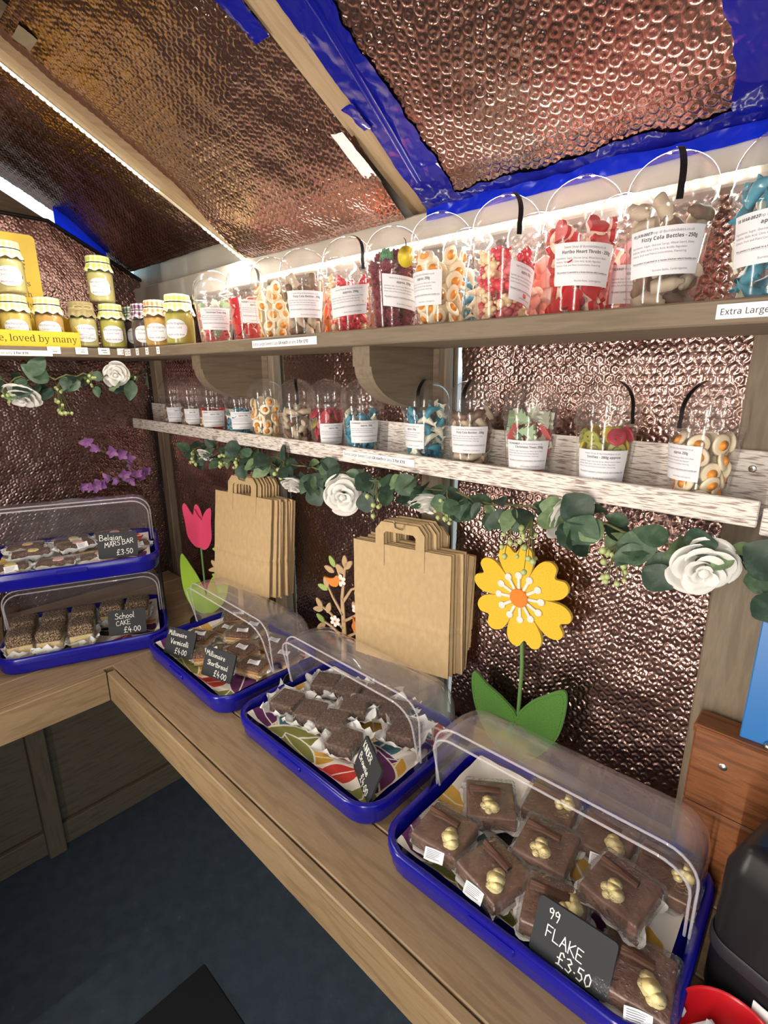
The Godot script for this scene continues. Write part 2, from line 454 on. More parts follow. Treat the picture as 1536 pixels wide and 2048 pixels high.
func build_setting() -> void:
	# floor and the black mat lying on it
	struct("floor", S.new().box(Vector3(1.3, -0.05, 0.58), Vector3(2.9, 0.1, 1.36)), M.floor_paint)
	single("floor_mat", S.new().box(Vector3(1.40, 0.004, 0.81), Vector3(1.13, 0.008, 0.76), 0.003), M.mat_rubber, "flat black rubber mat lying on the dark floor", "mat")
	# back wall: boards with daylight slits beside the posts, lined with bubble foil
	var wb := setting("wall_back")
	for r in [[-0.1, 0.004], [0.022, 0.824], [0.846, 1.430], [1.452, 2.75]]:
		part("board", S.new().box(Vector3((r[0] + r[1]) / 2, 1.08, -0.012), Vector3(r[1] - r[0], 2.16, 0.006)), M.board1, wb)
	part("low_lining", S.new().box(Vector3(1.3, 0.48, -0.004), Vector3(2.6, 0.96, 0.008)), M.board1, wb)
	for r in [[0.072, 0.762, 11.0, 0.003], [0.846, 1.365, 41.0, 0.0028], [1.452, 1.96, 73.0, 0.0024]]:
		part("foil_panel", foil_sheet(Vector3(r[0], 0.99, 0.004), Vector3.RIGHT, Vector3.UP, Vector3.BACK, r[1] - r[0], 1.09, r[3], 0.005, r[2]), M.foil, wb)
	var tp := 1
	for r in [[0.022, 0.068, 0.03], [0.765, 0.824, 0.03], [1.370, 1.430, 0.03], [1.956, 2.045, 0.034]]:
		struct("trim_%d" % tp, S.new().box(Vector3((r[0] + r[1]) / 2, 1.06, r[2] / 2), Vector3(r[1] - r[0], 2.12, r[2]), 0.003), M.taupe1)
		tp += 1
	# wall plate under the eave
	struct("trim_%d" % tp, S.new().box(Vector3(1.3, 2.091, 0.022), Vector3(2.7, 0.066, 0.042), 0.003), plain("white_paint", Color8(196, 194, 188), 0.6)); tp += 1
	struct("trim_%d" % tp, S.new().box(Vector3(1.3, 2.165, 0.012), Vector3(2.7, 0.085, 0.012)), M.white_paint); tp += 1
	# left wall: gable board and foil that stops at a level line
	var wl := setting("wall_left")
	var gb := PackedVector2Array([Vector2(-0.03, 0), Vector2(1.24, 0), Vector2(1.24, 2.12), Vector2(RIDGE, 2.148 + 0.538 * RIDGE), Vector2(-0.03, 2.132)])
	var sideways := Transform3D(Basis(Vector3(0, 0, 1), Vector3.UP, Vector3(-1, 0, 0)), Vector3.ZERO)
	part("board", S.new().slab(gb, 0.006, 0.03, sideways), M.board2, wl)
	part("foil_panel", foil_sheet(Vector3(0.0, 0.99, 0.90), Vector3(0, 0, -1), Vector3.UP, Vector3.RIGHT, 0.90, 1.315, 0.003, 0.005, 101.0, true), M.foil, wl)
	part("foil_edge", S.new().tube([Vector3(0.006, 2.305, 0.90), Vector3(0.006, 2.305, 0.30), Vector3(0.006, 2.146, 0.0)], 0.006, 6), M.black_trim, wl)
	part("leg", S.new().box(Vector3(0.03, 0.47, 0.62), Vector3(0.05, 0.94, 0.06), 0.003), M.board1, wl)
	struct("baseboard_left", S.new().box(Vector3(0.012, 0.05, 0.6), Vector3(0.02, 0.1, 1.2), 0.003), M.board2)
	# far end, with an open doorway, and the closed front of the stall, both behind the camera
	var wr := setting("wall_right")
	part("side_boards", S.new().box(Vector3(2.665, 1.1, 0.33), Vector3(0.03, 2.2, 0.76)), M.beam1, wr)
	part("side_boards", S.new().box(Vector3(2.665, 1.1, 1.20), Vector3(0.03, 2.2, 0.10)), M.beam1, wr)
	part("foil_lining", S.new().box(Vector3(2.6465, 1.05, 0.33), Vector3(0.005, 2.1, 0.74)), M.foil, wr)
	part("head_boards", S.new().slab(PackedVector2Array([Vector2(-0.03, 2.0), Vector2(1.24, 2.0), Vector2(1.24, 2.12), Vector2(RIDGE, 2.148 + 0.538 * RIDGE), Vector2(-0.03, 2.132)]), -2.68, -2.65, sideways), M.beam2, wr)
	var wf := setting("wall_front")
	part("boards", S.new().box(Vector3(1.3, 1.07, 1.235), Vector3(2.75, 2.14, 0.03)), M.beam0, wf)
	part("foil_lining", S.new().box(Vector3(1.3, 1.07, 1.2165), Vector3(2.6, 2.1, 0.005)), M.foil, wf)
	for x in [0.40, 1.08, 2.07]: part("post", S.new().box(Vector3(x, 1.06, 1.205), Vector3(0.06, 2.12, 0.03), 0.003), M.beam1, wf)
	# roof: deck, foil between the rafters, rafters, purlin
	var cl := setting("ceiling")
	for r in [[-0.14, 0.568], [0.592, RIDGE], [RIDGE, 1.34]]:
		part("deck", roof_beam(S.new(), -0.04, 2.8, r[0], r[1], 0.105, 0.02), M.board0, cl)
	var vd := Vector3(0, 0.537, 1).normalized(); var nd := Vector3(0, -1, 0.537).normalized()
	for r in [[-0.03, 0.70, 0.003, 0.003, 131.0, 0.082, 0.042], [0.752, 1.340, 0.003, 0.010, 171.0, 0.022, 0.040], [1.384, 1.98, 0.0024, 0.008, 211.0, 0.000, 0.012]]:
		var z0 := 0.030
		part("foil_panel", foil_sheet(Vector3(r[0], roof(z0) + r[5], z0), Vector3.RIGHT, vd, nd, r[1] - r[0], 0.61, r[2], r[3], r[4], false, r[6]), M.foil, cl)
	part("front_lining", roof_beam(S.new(), -0.02, 2.65, 0.61, 1.2, 0.05, 0.008), M.foil, cl)
	for r in [[0.695, 0.755], [1.333, 1.388], [2.0, 2.06], [2.58, 2.64]]:
		struct("trim_%d" % tp, roof_beam(S.new(), r[0], r[1], 0.0, RIDGE, 0.0, 0.09), M.beam2); tp += 1
		struct("trim_%d" % tp, roof_beam(S.new(), r[0], r[1], RIDGE, 1.2, 0.0, 0.09), M.beam2); tp += 1
	struct("trim_%d" % tp, S.new().box(Vector3(1.3, roof(0.62) + 0.06, 0.625), Vector3(2.7, 0.10, 0.045), 0.003), M.beam0); tp += 1

func tape_sheet(o: Vector3, ud: Vector3, vd: Vector3, nrm: Vector3, ul: float, vl: float, ragged: float, crumple: float, sd: float, drop := 0.0, across := false) -> S:
	var nu := maxi(int(ul / 0.005), 4); var nv := maxi(int(vl / 0.004), 6); var rows := []; var back := []
	for i in nv + 1:
		var row := PackedVector3Array(); var r2 := PackedVector3Array()
		for j in nu + 1:
			var u := ul * j / nu; var w := vl * i / nv
			w *= 1.0 + ragged * fn.get_noise_2d(u * 500.0 + sd, sd) + ragged * 0.5 * fn.get_noise_2d(u * 1700.0 + sd, sd * 2.0)
			var h := crumple * (fn.get_noise_2d(u * 1200.0 + sd, w * 2600.0) + 0.6 * absf(fn.get_noise_2d(u * 3000.0 - sd, w * 3000.0)))
			h += drop * (1.0 - smoothstep(0.0, 0.3, (w if across else u) + 0.015))
			row.append(o + ud * u + vd * w + nrm * (h + crumple + 0.0004)); r2.append(o + ud * u + vd * w + nrm * h)
		rows.append(row)
	return S.new().grid(rows, false, nrm)

func build_tape() -> void:
	var vd := Vector3(0, 0.537, 1).normalized(); var nd := Vector3(0, -1, 0.537).normalized()
	# from the rafter's edge onto the foil
	var t := thing("blue_tape", "glossy crumpled blue tape running down the rafter onto the foil", "tape")
	part("foil_strip", foil_tape(0.002, 0.085, 0.0, 0.60, 0, 15.0), M.blue_tape, t)
	part("fold", S.new().tube([Vector3(1.412, roof(0.10) - 0.014, 0.10), Vector3(1.424, roof(0.2) - 0.012, 0.2), Vector3(1.440, roof(0.35) - 0.008, 0.35), Vector3(1.450, roof(0.6) - 0.006, 0.6)], 0.007, 8), M.blue_tape, t)
	part("edge_flap", tape_sheet(Vector3(1.392, roof(0.20) - 0.006, 0.20), vd, Vector3(-1, 0.02, 0).normalized(), nd, 0.05, 0.024, 0.4, 0.005, 25.0), M.blue_tape, t)
	t = thing("blue_tape", "ragged blue tape sealing the foil along the eave behind the cups", "tape")
	part("eave_strip", foil_tape(0.0, 0.594, 0.0, 0.030, 1, 35.0), M.blue_tape, t)
	part("plate_strip", tape_sheet(Vector3(1.39, 2.104, 0.045), Vector3.RIGHT, Vector3.UP, Vector3.BACK, 0.60, 0.022, 0.35, 0.004, 45.0), M.blue_tape_thin, t)
	t = thing("blue_tape", "broad blue tape strip at the outer side of the roof foil", "tape")
	part("side_strip", foil_tape(0.512, 0.594, 0.0, 0.60, 2, 55.0), M.blue_tape, t)
	single("blue_tape", tape_sheet(Vector3(1.336, roof(0.36) - 0.002, 0.36), vd, Vector3(-1, 0.05, 0).normalized(), nd, 0.2, 0.035, 0.25, 0.004, 65.0), M.blue_tape, "short blue tape patch beside the bare rafter near the roof's top", "tape")
	single("blue_tape", tape_sheet(Vector3(0.004, 2.148 + 0.538 * 0.13 + 0.002, 0.13), Vector3(0, 0.53, 1).normalized(), Vector3.UP, Vector3.RIGHT, 0.17, 0.055, 0.05, 0.002, 75.0), M.blue_tape_thin, "translucent blue tape over the lit gap above the jars' gable wall", "tape")
	# white paper stuck beside the rafter
	single("white_sticker", tape_sheet(Vector3(1.340, roof(0.122) - 0.015, 0.122), vd, Vector3(-1, 0.1, 0).normalized(), nd, 0.112, 0.03, 0.03, 0.003, 85.0), M.white_tape, "white paper sticker on the roof foil beside the rafter", "sticker")
	# a short scrap of tape at the roof's top corner
	single("tape_scrap", tape_sheet(Vector3(0.79, roof(0.52) + 0.022, 0.52), Vector3.RIGHT, vd, nd, 0.05, 0.03, 0.1, 0.003, 95.0), plain("scrap", Color8(120, 110, 96), 0.4), "small dull scrap of tape hanging by the roof opening", "tape")

func build_leds() -> void:
	var nd := Vector3(0, -1, 0.537).normalized()
	var E := 0.26
	led_strip("lit white LED strip stuck along the underside of the rafter above the jars", [Vector3(0.708, roof(0.012) - 0.001, 0.012), Vector3(0.708, roof(0.60) - 0.001, 0.60)], nd, Vector3.RIGHT, [[0.0, 0.24], [0.41, 1.0]], 0.0135, E * 6.0)
	led_strip("lit white LED strip along the wall plate behind the top shelf cups", [Vector3(0.80, 2.070, 0.0435), Vector3(1.95, 2.070, 0.0435)], Vector3(0, -0.5, 1).normalized(), Vector3.RIGHT, [[0.0, 1.0]], 0.0167, E * 2.2)
	for x in [1.08, 2.07]:
		led_strip("lit white LED strip running up a front post, facing the shelves", [Vector3(x, 0.95, 1.188), Vector3(x, 2.05, 1.188)], Vector3(0, 0, -1), Vector3.RIGHT, [[0.0, 1.0]], 0.0167, E * 5.5, "LED strips on the front posts")

func corbel(w: float, h: float) -> PackedVector2Array:
	# x = distance from the wall, y = height (top at 0)
	var p := PackedVector2Array([Vector2(0, 0), Vector2(w, 0), Vector2(w, -0.035)])
	for k in 13:
		var t := k / 12.0
		p.append(Vector2(w - 0.004 - (w - 0.05) * (1.0 - cos(t * PI / 2)), -0.035 - (h - 0.05) * sin(t * PI / 2)))
	p.append(Vector2(0.03, -h)); p.append(Vector2(0, -h))
	return p

func strip_tag(parent: Node, text: String, c: Vector3, w: float, h: float, bs: Basis, size := 40) -> void:
	var im := Image.create(int(w / h * 64), 64, false, Image.FORMAT_RGB8); im.fill(Color(0.93, 0.93, 0.95))
	var x := 14.0
	for seg in text.split("*"):
		var bold := seg.begins_with("#")
		var s := seg.trim_prefix("#")
		print_text(im, s, x, 46, size, Color(0.12, 0.12, 0.14), font_b if bold else font_r)
		x += text_width(s, size, font_b if bold else font_r)
	part("price_strip", S.new().box(c, Vector3(w, h, 0.0012), 0.0, bs), M.paper, parent)
	var s := S.new()
	var o := c + bs * Vector3(0, 0, 0.0008)
	s.quad(o + bs * Vector3(-w / 2, -h / 2, 0), o + bs * Vector3(w / 2, -h / 2, 0), o + bs * Vector3(w / 2, h / 2, 0), o + bs * Vector3(-w / 2, h / 2, 0), bs.z)
	part("print", s, print_mat("strip_" + text.left(24) + str(c), im), parent)

func build_furniture() -> void:
	# --- top shelf along the back wall
	var t := thing("wall_shelf", "long taupe wooden top shelf carrying domed cups of sweets along the back wall", "shelf")
	part("board", S.new().box(Vector3(1.535, 1.879, 0.160), Vector3(2.26, 0.026, 0.22), 0.002), M.taupe0, t)
	var wall_side := Basis(Vector3(0, 0, 1), Vector3.UP, Vector3(-1, 0, 0))
	for x in [0.76, 1.372]:
		part("bracket", S.new().slab(corbel(0.205, 0.13), -0.022, 0.022, Transform3D(wall_side, Vector3(x + 0.02, 1.866, 0.031))), M.taupe2, t)
	var front := Basis()
	strip_tag(t, "Extra Large Sweet Cups *#£4 each* or any *#3 for £10", Vector3(1.205, 1.879, 0.2712), 0.213, 0.0145, front, 37)
	strip_tag(t, "Extra Large Sweet Cups *#£4 each* or any *#3 for £10", Vector3(2.064, 1.879, 0.2712), 0.213, 0.0145, front, 37)
	# --- top shelf on the left wall
	t = thing("wall_shelf", "deep taupe shelf on the left wall holding jars of curd", "shelf")
	part("board", S.new().box(Vector3(0.2125, 1.879, 0.61), Vector3(0.385, 0.026, 1.12), 0.002), M.taupe2, t)
	part("bracket", S.new().slab(corbel(0.30, 0.13), -0.022, 0.022, Transform3D(Basis(), Vector3(0.0, 1.866, 0.95))), M.taupe0, t)
	var lf := Basis(Vector3(0, 0, -1), Vector3.UP, Vector3(1, 0, 0))
	strip_tag(t, "Sweet Cups *#£4 each* or any *#3 for £10", Vector3(0.4062, 1.875, 0.56), 0.2, 0.0145, lf, 37)
	var tags := [[0.455, "Lemon"], [0.385, "Ginger"], [0.325, ""], [0.272, "Lime"]]
	for g in tags:
		small_tag(t, g[1], Vector3(0.4065, 1.884, g[0]), lf, 0.032)
	for g in [[0.43, ""], [0.452, ""], [0.51, ""], [0.575, ""], [0.645, ""]]:
		small_tag(t, g[1], Vector3(g[0], 1.881, 0.2715), front, 0.018)
	# --- rustic ledge
	t = thing("picture_ledge", "white distressed rustic ledge with raised lip holding a row of sweet cups", "ledge")
	for r in [[0.03, 0.60, 0.004], [0.602, 2.008, 0.0]]:
		var w: float = r[1] - r[0]; var cx: float = (r[0] + r[1]) / 2
		part("back_board", S.new().box(Vector3(cx, 1.668, 0.037), Vector3(w, 0.086, 0.012), 0.0015), M.rustic, t)
		part("bottom_board", S.new().box(Vector3(cx, 1.630, 0.0805 - r[2]), Vector3(w, 0.012, 0.075), 0.001), M.rustic, t)
		part("front_lip", S.new().box(Vector3(cx, 1.640, 0.1225 - r[2]), Vector3(w, 0.036, 0.008), 0.0015), M.rustic, t)
	part("front_lip", S.new().box(Vector3(2.07, 1.632, 0.1235), Vector3(0.115, 0.036, 0.009), 0.0015), M.rustic, t)
	part("back_board", S.new().box(Vector3(2.07, 1.668, 0.041), Vector3(0.115, 0.086, 0.012), 0.0015), M.rustic, t)
	strip_tag(t, "Extra Large Sweet Cups *#£4 each* or any *#3 for £10", Vector3(1.325, 1.642, 0.1275), 0.213, 0.0145, front, 37)
	var sc := part("screw", S.new().lathe([Vector2(0, 0.0015), Vector2(0.004, 0.0012), Vector2(0.0052, 0)], 14, Vector3.ZERO, Basis(Vector3.RIGHT, PI / 2)), M.steel, t, Transform3D(Basis(), Vector3(1.982, 1.686, 0.0432)))
	part("slot", S.new().box(Vector3(0, 0, 0.0015), Vector3(0.005, 0.001, 0.001)).box(Vector3(0, 0, 0.0015), Vector3(0.001, 0.005, 0.001)), M.black_plastic, sc)
	# --- counters
	t = thing("counter", "plank-topped wooden counter along the back wall under the cake boxes", "counter")
	var zs := [0.010, 0.126, 0.250, 0.374, 0.497]
	for k in 4:
		part("plank", S.new().box(Vector3(1.62, 0.995, (zs[k] + zs[k + 1]) / 2), Vector3(2.0, 0.036, zs[k + 1] - zs[k] - 0.003), 0.002), M.counter0, t)
	part("front_board", S.new().box(Vector3(1.635, 0.968, 0.5095), Vector3(1.975, 0.09, 0.022), 0.0025), M.counter0, t)
	part("support", S.new().box(Vector3(2.5, 0.48, 0.25), Vector3(0.06, 0.95, 0.4), 0.003), M.board1, t)
	t = thing("counter", "wooden counter along the left wall carrying the stacked cake boxes", "counter")
	var xs := [0.008, 0.13, 0.255, 0.38, 0.50, 0.622]
	for k in 5:
		part("plank", S.new().box(Vector3((xs[k] + xs[k + 1]) / 2, 0.995, 0.62), Vector3(xs[k + 1] - xs[k] - 0.003, 0.0358, 1.15), 0.002), M.counter2, t)
	part("front_board", S.new().box(Vector3(0.6355, 0.968, 0.8555), Vector3(0.023, 0.09, 0.67), 0.0025), M.counter2, t)
	part("bearer", S.new().box(Vector3(0.3, 0.95, 0.30), Vector3(0.55, 0.05, 0.05), 0.003), M.board0, t)

func small_tag(parent: Node, text: String, c: Vector3, bs: Basis, w: float) -> void:
	var im := Image.create(96, 64, false, Image.FORMAT_RGB8); im.fill(Color(0.93, 0.93, 0.95))
	if text != "": print_text(im, text, 48, 28, 17, Color(0.25, 0.25, 0.28), font_r, true)
	else: im.fill_rect(Rect2i(26, 18, 44, 8), Color(0.45, 0.45, 0.48))
	im.fill_rect(Rect2i(38, 40, 34, 7), Color(0.5, 0.5, 0.53))
	part("shelf_tag", S.new().box(c, Vector3(w, 0.019, 0.001), 0.0, bs), M.paper, parent)
	var s := S.new(); var o := c + bs * Vector3(0, 0, 0.0007); var h := 0.019
	s.quad(o + bs * Vector3(-w / 2, -h / 2, 0), o + bs * Vector3(w / 2, -h / 2, 0), o + bs * Vector3(w / 2, h / 2, 0), o + bs * Vector3(-w / 2, h / 2, 0), bs.z)
	part("print", s, print_mat("tag_" + text, im), parent)

# ---- sweet cups ------------------------------------------------------------
var cup_body: Mesh
var cup_lid: Mesh
var sweets := {}

func cup_r(y: float) -> float: return lerpf(0.0365, 0.0465, y / 0.108)

func make_cup_meshes() -> void:
	var b := [Vector2(0, 0.0015), Vector2(0.030, 0.0015), Vector2(0.0335, 0.0), Vector2(0.0358, 0.0015), Vector2(0.0366, 0.005), Vector2.INF]
	for k in 9: b.append(Vector2(cup_r(0.005 + 0.086 * k / 8.0), 0.005 + 0.086 * k / 8.0))
	b.append_array([Vector2(0.0464, 0.0925), Vector2(0.0470, 0.094), Vector2(0.0462, 0.0955), Vector2(0.0470, 0.097), Vector2(0.0462, 0.0985), Vector2(0.0472, 0.100), Vector2(0.0464, 0.102), Vector2(0.0474, 0.105), Vector2(0.0470, 0.1075)])
	cup_body = S.new().lathe(b, 40).mesh()
	var l := [Vector2(0.0484, 0.102), Vector2(0.0502, 0.103), Vector2(0.0502, 0.109), Vector2(0.0492, 0.111), Vector2(0.0498, 0.1125), Vector2(0.0482, 0.115), Vector2(0.0474, 0.119)]
	for k in range(1, 13):
		var a := (PI / 2) * k / 13.0
		l.append(Vector2(0.0474 * cos(a) * (1.0 + 0.08 * sin(2 * a)), 0.119 + 0.050 * sin(a)))
	l.append_array([Vector2(0.0105, 0.1695), Vector2(0.010, 0.1685)])
	cup_lid = S.new().lathe(l, 40).mesh()

func cup_label_mesh(w: float, h: float, y0: float, skew: float) -> S:
	var rows := []
	for i in 5:
		var row := PackedVector3Array()
		for j in 15:
			var y := y0 + h * i / 4.0
			var a := (j / 14.0 - 0.5) * w / 0.0435
			y += skew * a * 0.0435
			var r := cup_r(clampf(y, 0, 0.108)) + 0.0006
			row.append(Vector3(sin(a) * r, y, cos(a) * r))
		rows.append(row)
	return S.new().grid(rows, false, Vector3.BACK)

func sweet_label(title: String, date: String, head := true) -> StandardMaterial3D:
	var key := "lab_" + title + date
	if M.has(key): return M[key]
	var im := Image.create(420, 260, false, Image.FORMAT_RGB8); im.fill(Color(0.88, 0.875, 0.91))
	var ink := Color(0.16, 0.16, 0.2)
	if head: print_text(im, "Sweet Shop @ BumbleBakes.co.uk", 210, 34, 18, Color(0.35, 0.35, 0.4), font_r, true)
	if date != "": print_text(im, date, 16, 36, 21, Color(0.2, 0.2, 0.24), font_b, false, 0.15)
	print_text(im, title, 225, 66, 26, ink, font_b, true)
	var body := ["Ingredients: Sugar, Glucose Syrup, Wheat Starch, Water,", "Gelatine, Malic Acid, Citric Acid, Acidity Regulator:", "Colours, Fruit and Plant Concentrates, Flavouring."]
	for k in 3: print_text(im, body[k], 14, 98 + 22 * k, 14, Color(0.34, 0.34, 0.4), font_r)
	print_text(im, "This product is packed in a home kitchen which handles nuts", 210, 184, 13, ink, font_b, true)
	im.fill_rect(Rect2i(24, 188, 372, 1), Color(0.3, 0.3, 0.35))
	print_text(im, "Bumble Bakes, Cambridgeshire", 250, 236, 14, Color(0.38, 0.38, 0.43), font_r, true)
	return print_mat(key, im)

func heart_outline(w: float) -> PackedVector2Array:
	var p := PackedVector2Array()
	for k in 24:
		var t := TAU * k / 24.0
		p.append(Vector2(16 * pow(sin(t), 3), 13 * cos(t) - 5 * cos(2 * t) - 2 * cos(3 * t) - cos(4 * t)) * w / 32.0)
	return p

func tree_outline(h: float) -> PackedVector2Array:
	var half := [[0.0, 1.0], [0.24, 0.68], [0.13, 0.68], [0.34, 0.40], [0.18, 0.40], [0.42, 0.12], [0.10, 0.12], [0.10, 0.0]]
	var p := PackedVector2Array()
	for q in half: p.append(Vector2(q[0], q[1] - 0.5) * h)
	for k in range(half.size() - 1, 0, -1): p.append(Vector2(-half[k][0], half[k][1] - 0.5) * h)
	return p

func make_sweets() -> void:
	# each: [[part name, mesh, material], ...]; the first is the body
	var gum := func(_x): return null
	for c in [["egg_white", Color8(238, 224, 196), 0.45], ["egg_yolk", Color8(236, 150, 44), 0.3], ["cola_brown", Color8(118, 88, 70), 0.7], ["cola_pale", Color8(190, 172, 152), 0.75], ["heart_red", Color8(190, 30, 40), 0.25], ["heart_foam", Color8(238, 214, 200), 0.5], ["bear_red", Color8(206, 56, 70), 0.3], ["bear_cream", Color8(232, 206, 166), 0.35], ["bear_pink", Color8(214, 110, 120), 0.35], ["sea_blue", Color8(62, 138, 164), 0.55], ["sea_white", Color8(226, 222, 204), 0.5], ["tree_green", Color8(152, 178, 142), 0.75], ["tree_red", Color8(206, 92, 96), 0.7], ["tree_white", Color8(214, 218, 200), 0.75], ["smile_yellow", Color8(220, 196, 62), 0.4], ["smile_green", Color8(150, 150, 60), 0.4], ["smile_red", Color8(170, 40, 62), 0.4], ["berry_dark", Color8(120, 36, 56), 0.65], ["berry_green", Color8(84, 136, 96), 0.6], ["mallow", Color8(240, 176, 164), 0.7], ["orange_slice", Color8(238, 128, 40), 0.4]]:
		var m := plain(c[0], c[1], c[2])
	var egg := S.new().lathe([Vector2(0, -0.003), Vector2(0.012, -0.0028), Vector2(0.0155, 0.0), Vector2(0.0135, 0.0026), Vector2(0.0085, 0.0034), Vector2(0, 0.0034)], 16, Vector3.ZERO, Basis(Vector3.RIGHT, PI / 2) * Basis.from_scale(Vector3(1, 1, 0.92))).mesh()
	var yolk := S.new().ball(Vector3(0.001, 0.001, 0.0036), Vector3(0.0075, 0.0075, 0.0035), 12, 6).mesh()
	sweets.egg = [[["white", egg, M.egg_white], ["yolk", yolk, M.egg_yolk]]]
	var flat := Basis.from_scale(Vector3(1, 1, 0.6))
	var cola := S.new().lathe([Vector2(0, -0.018), Vector2(0.008, -0.0175), Vector2(0.0095, -0.014), Vector2(0.0085, -0.004), Vector2(0.0095, 0.003), Vector2(0.0075, 0.009), Vector2(0.0042, 0.0125), Vector2(0.0042, 0.016), Vector2(0, 0.0175)], 12, Vector3.ZERO, flat).mesh()
	sweets.cola = [[["body", cola, M.cola_brown]], [["body", cola, M.cola_pale]]]
	var ho := heart_outline(0.029)
	var h1 := S.new().slab(ho, 0.0, 0.006).mesh(); var h2 := S.new().slab(ho, -0.004, 0.0).mesh()
	sweets.heart = [[["jelly", h1, M.heart_red], ["foam_back", h2, M.heart_foam]]]
	sweets.pinkheart = [[["jelly", h1, M.bear_pink], ["foam_back", h2, M.heart_foam]]]
	var be := S.new().ball(Vector3(0, -0.002, 0), Vector3(0.0085, 0.010, 0.007), 10, 7).ball(Vector3(0, 0.0105, 0.001), Vector3(0.0066, 0.0062, 0.006), 10, 7)
	for s in [-1, 1]:
		be.ball(Vector3(s * 0.005, 0.0158, 0), Vector3(0.0025, 0.0028, 0.002), 6, 4).ball(Vector3(s * 0.0072, 0.001, 0.004), Vector3(0.003, 0.0046, 0.0035), 6, 4).ball(Vector3(s * 0.0062, -0.0115, 0.0025), Vector3(0.0038, 0.0052, 0.0045), 6, 4)
	var bm := be.mesh()
	sweets.bear = [[["body", bm, M.bear_red]], [["body", bm, M.bear_cream]], [["body", bm, M.bear_pink]]]
	sweets.redbear = [[["body", bm, M.bear_red]], [["body", bm, M.bear_red]], [["body", bm, M.bear_cream]]]
	var path := []
	for k in 9:
		var t := k / 8.0
		path.append(Vector3((t - 0.5) * 0.034, 0.008 * sin(t * PI), 0))
	var rows := []
	for k in 9:
		var t := k / 8.0; var r := 0.0072 * pow(sin(PI * clampf(t * 0.86 + 0.1, 0, 1)), 0.7) + 0.0006
		var row := PackedVector3Array()
		for j in 10:
			var a := TAU * j / 10.0
			row.append(path[k] + Vector3(0, cos(a) * r, sin(a) * r * 0.9))
		rows.append(row)
	var dol := S.new().grid(rows, true)
	dol.slab(PackedVector2Array([Vector2(-0.002, 0.013), Vector2(0.004, 0.021), Vector2(0.006, 0.012)]), -0.0018, 0.0018)
	dol.slab(PackedVector2Array([Vector2(0.014, 0.002), Vector2(0.022, 0.008), Vector2(0.020, 0.001), Vector2(0.023, -0.006)]), -0.002, 0.002)
	var dm := dol.mesh()
	sweets.dolphin = [[["body", dm, M.sea_blue]], [["body", dm, M.sea_blue]], [["body", dm, M.sea_blue]], [["body", dm, M.sea_white]]]
	var tm := S.new().slab(tree_outline(0.032), -0.0045, 0.0045).mesh()
	sweets.tree = [[["body", tm, M.tree_green]], [["body", tm, M.tree_white]], [["body", tm, M.tree_red]]]
	var disc := S.new().lathe([Vector2(0, -0.0035), Vector2(0.0125, -0.003), Vector2(0.0142, 0), Vector2(0.0125, 0.003), Vector2(0, 0.0035)], 18, Vector3.ZERO, Basis(Vector3.RIGHT, PI / 2)).mesh()
	var fs := S.new().ball(Vector3(-0.0045, 0.004, 0.0034), Vector3(0.0017, 0.002, 0.0008), 6, 4).ball(Vector3(0.0045, 0.004, 0.0034), Vector3(0.0017, 0.002, 0.0008), 6, 4)
	var sm := []
	for k in 7: sm.append(Vector3(0.0075 * sin(-1.0 + 2.0 * k / 6.0), -0.0075 * cos(-1.0 + 2.0 * k / 6.0) + 0.002, 0.0034))
	fs.tube(sm, 0.0008, 5)
	var fm := fs.mesh()
	sweets.smiley = []
	for c in ["smile_yellow", "smile_yellow", "smile_green", "smile_red"]: sweets.smiley.append([["body", disc, M[c]], ["face", fm, M.cola_brown]])
	sweets.redsmiley = [sweets.smiley[3], sweets.smiley[3], sweets.smiley[2]]
	var br := S.new().ball(Vector3.ZERO, Vector3(0.011, 0.0115, 0.011), 10, 7)
	for k in 26:
		var y := 1.0 - 2.0 * (k + 0.5) / 26.0; var r := sqrt(1.0 - y * y); var a := k * 2.4
		br.ball(Vector3(r * cos(a), y, r * sin(a)) * 0.0108, Vector3.ONE * 0.0028, 5, 3)
	var brm := br.mesh()
	sweets.berry = [[["body", brm, M.berry_dark]], [["body", brm, M.berry_dark]], [["body", brm, M.berry_dark]], [["body", brm, M.berry_green]]]
	var mal := S.new().lathe([Vector2(0, -0.011), Vector2(0.009, -0.011), Vector2(0.0105, -0.009), Vector2(0.0105, 0.009), Vector2(0.009, 0.011), Vector2(0, 0.011)], 14).mesh()
	sweets.mallow = [[["body", mal, M.mallow]], [["body", mal, M.heart_foam]]]
	var wedge := PackedVector2Array()
	for k in 11: wedge.append(Vector2(0.016 * cos(PI * k / 10.0), 0.016 * sin(PI * k / 10.0) - 0.006))
	sweets.orange = [[["body", S.new().slab(wedge, -0.005, 0.005).mesh(), M.orange_slice]]]

var sweet_names := {"egg": "fried_egg_gummy", "cola": "cola_bottle_gummy", "heart": "heart_gummy", "pinkheart": "heart_gummy", "bear": "bear_gummy", "redbear": "bear_gummy", "dolphin": "dolphin_gummy", "tree": "tree_gummy", "smiley": "smiley_gummy", "redsmiley": "smiley_gummy", "berry": "berry_gummy", "mallow": "marshmallow", "orange": "orange_slice_gummy"}
var sweet_words := {"egg": "white and orange fried egg gummy", "cola": "sugared cola bottle gummy", "heart": "red and white heart gummy", "pinkheart": "pink and white heart gummy", "bear": "pink or cream bear gummy", "redbear": "red bear gummy", "dolphin": "blue dolphin gummy", "tree": "sugared Christmas tree gummy", "smiley": "yellow smiley disc gummy", "redsmiley": "red smiley disc gummy", "berry": "dark sugared berry gummy", "mallow": "pale pink marshmallow", "orange": "orange slice gummy"}

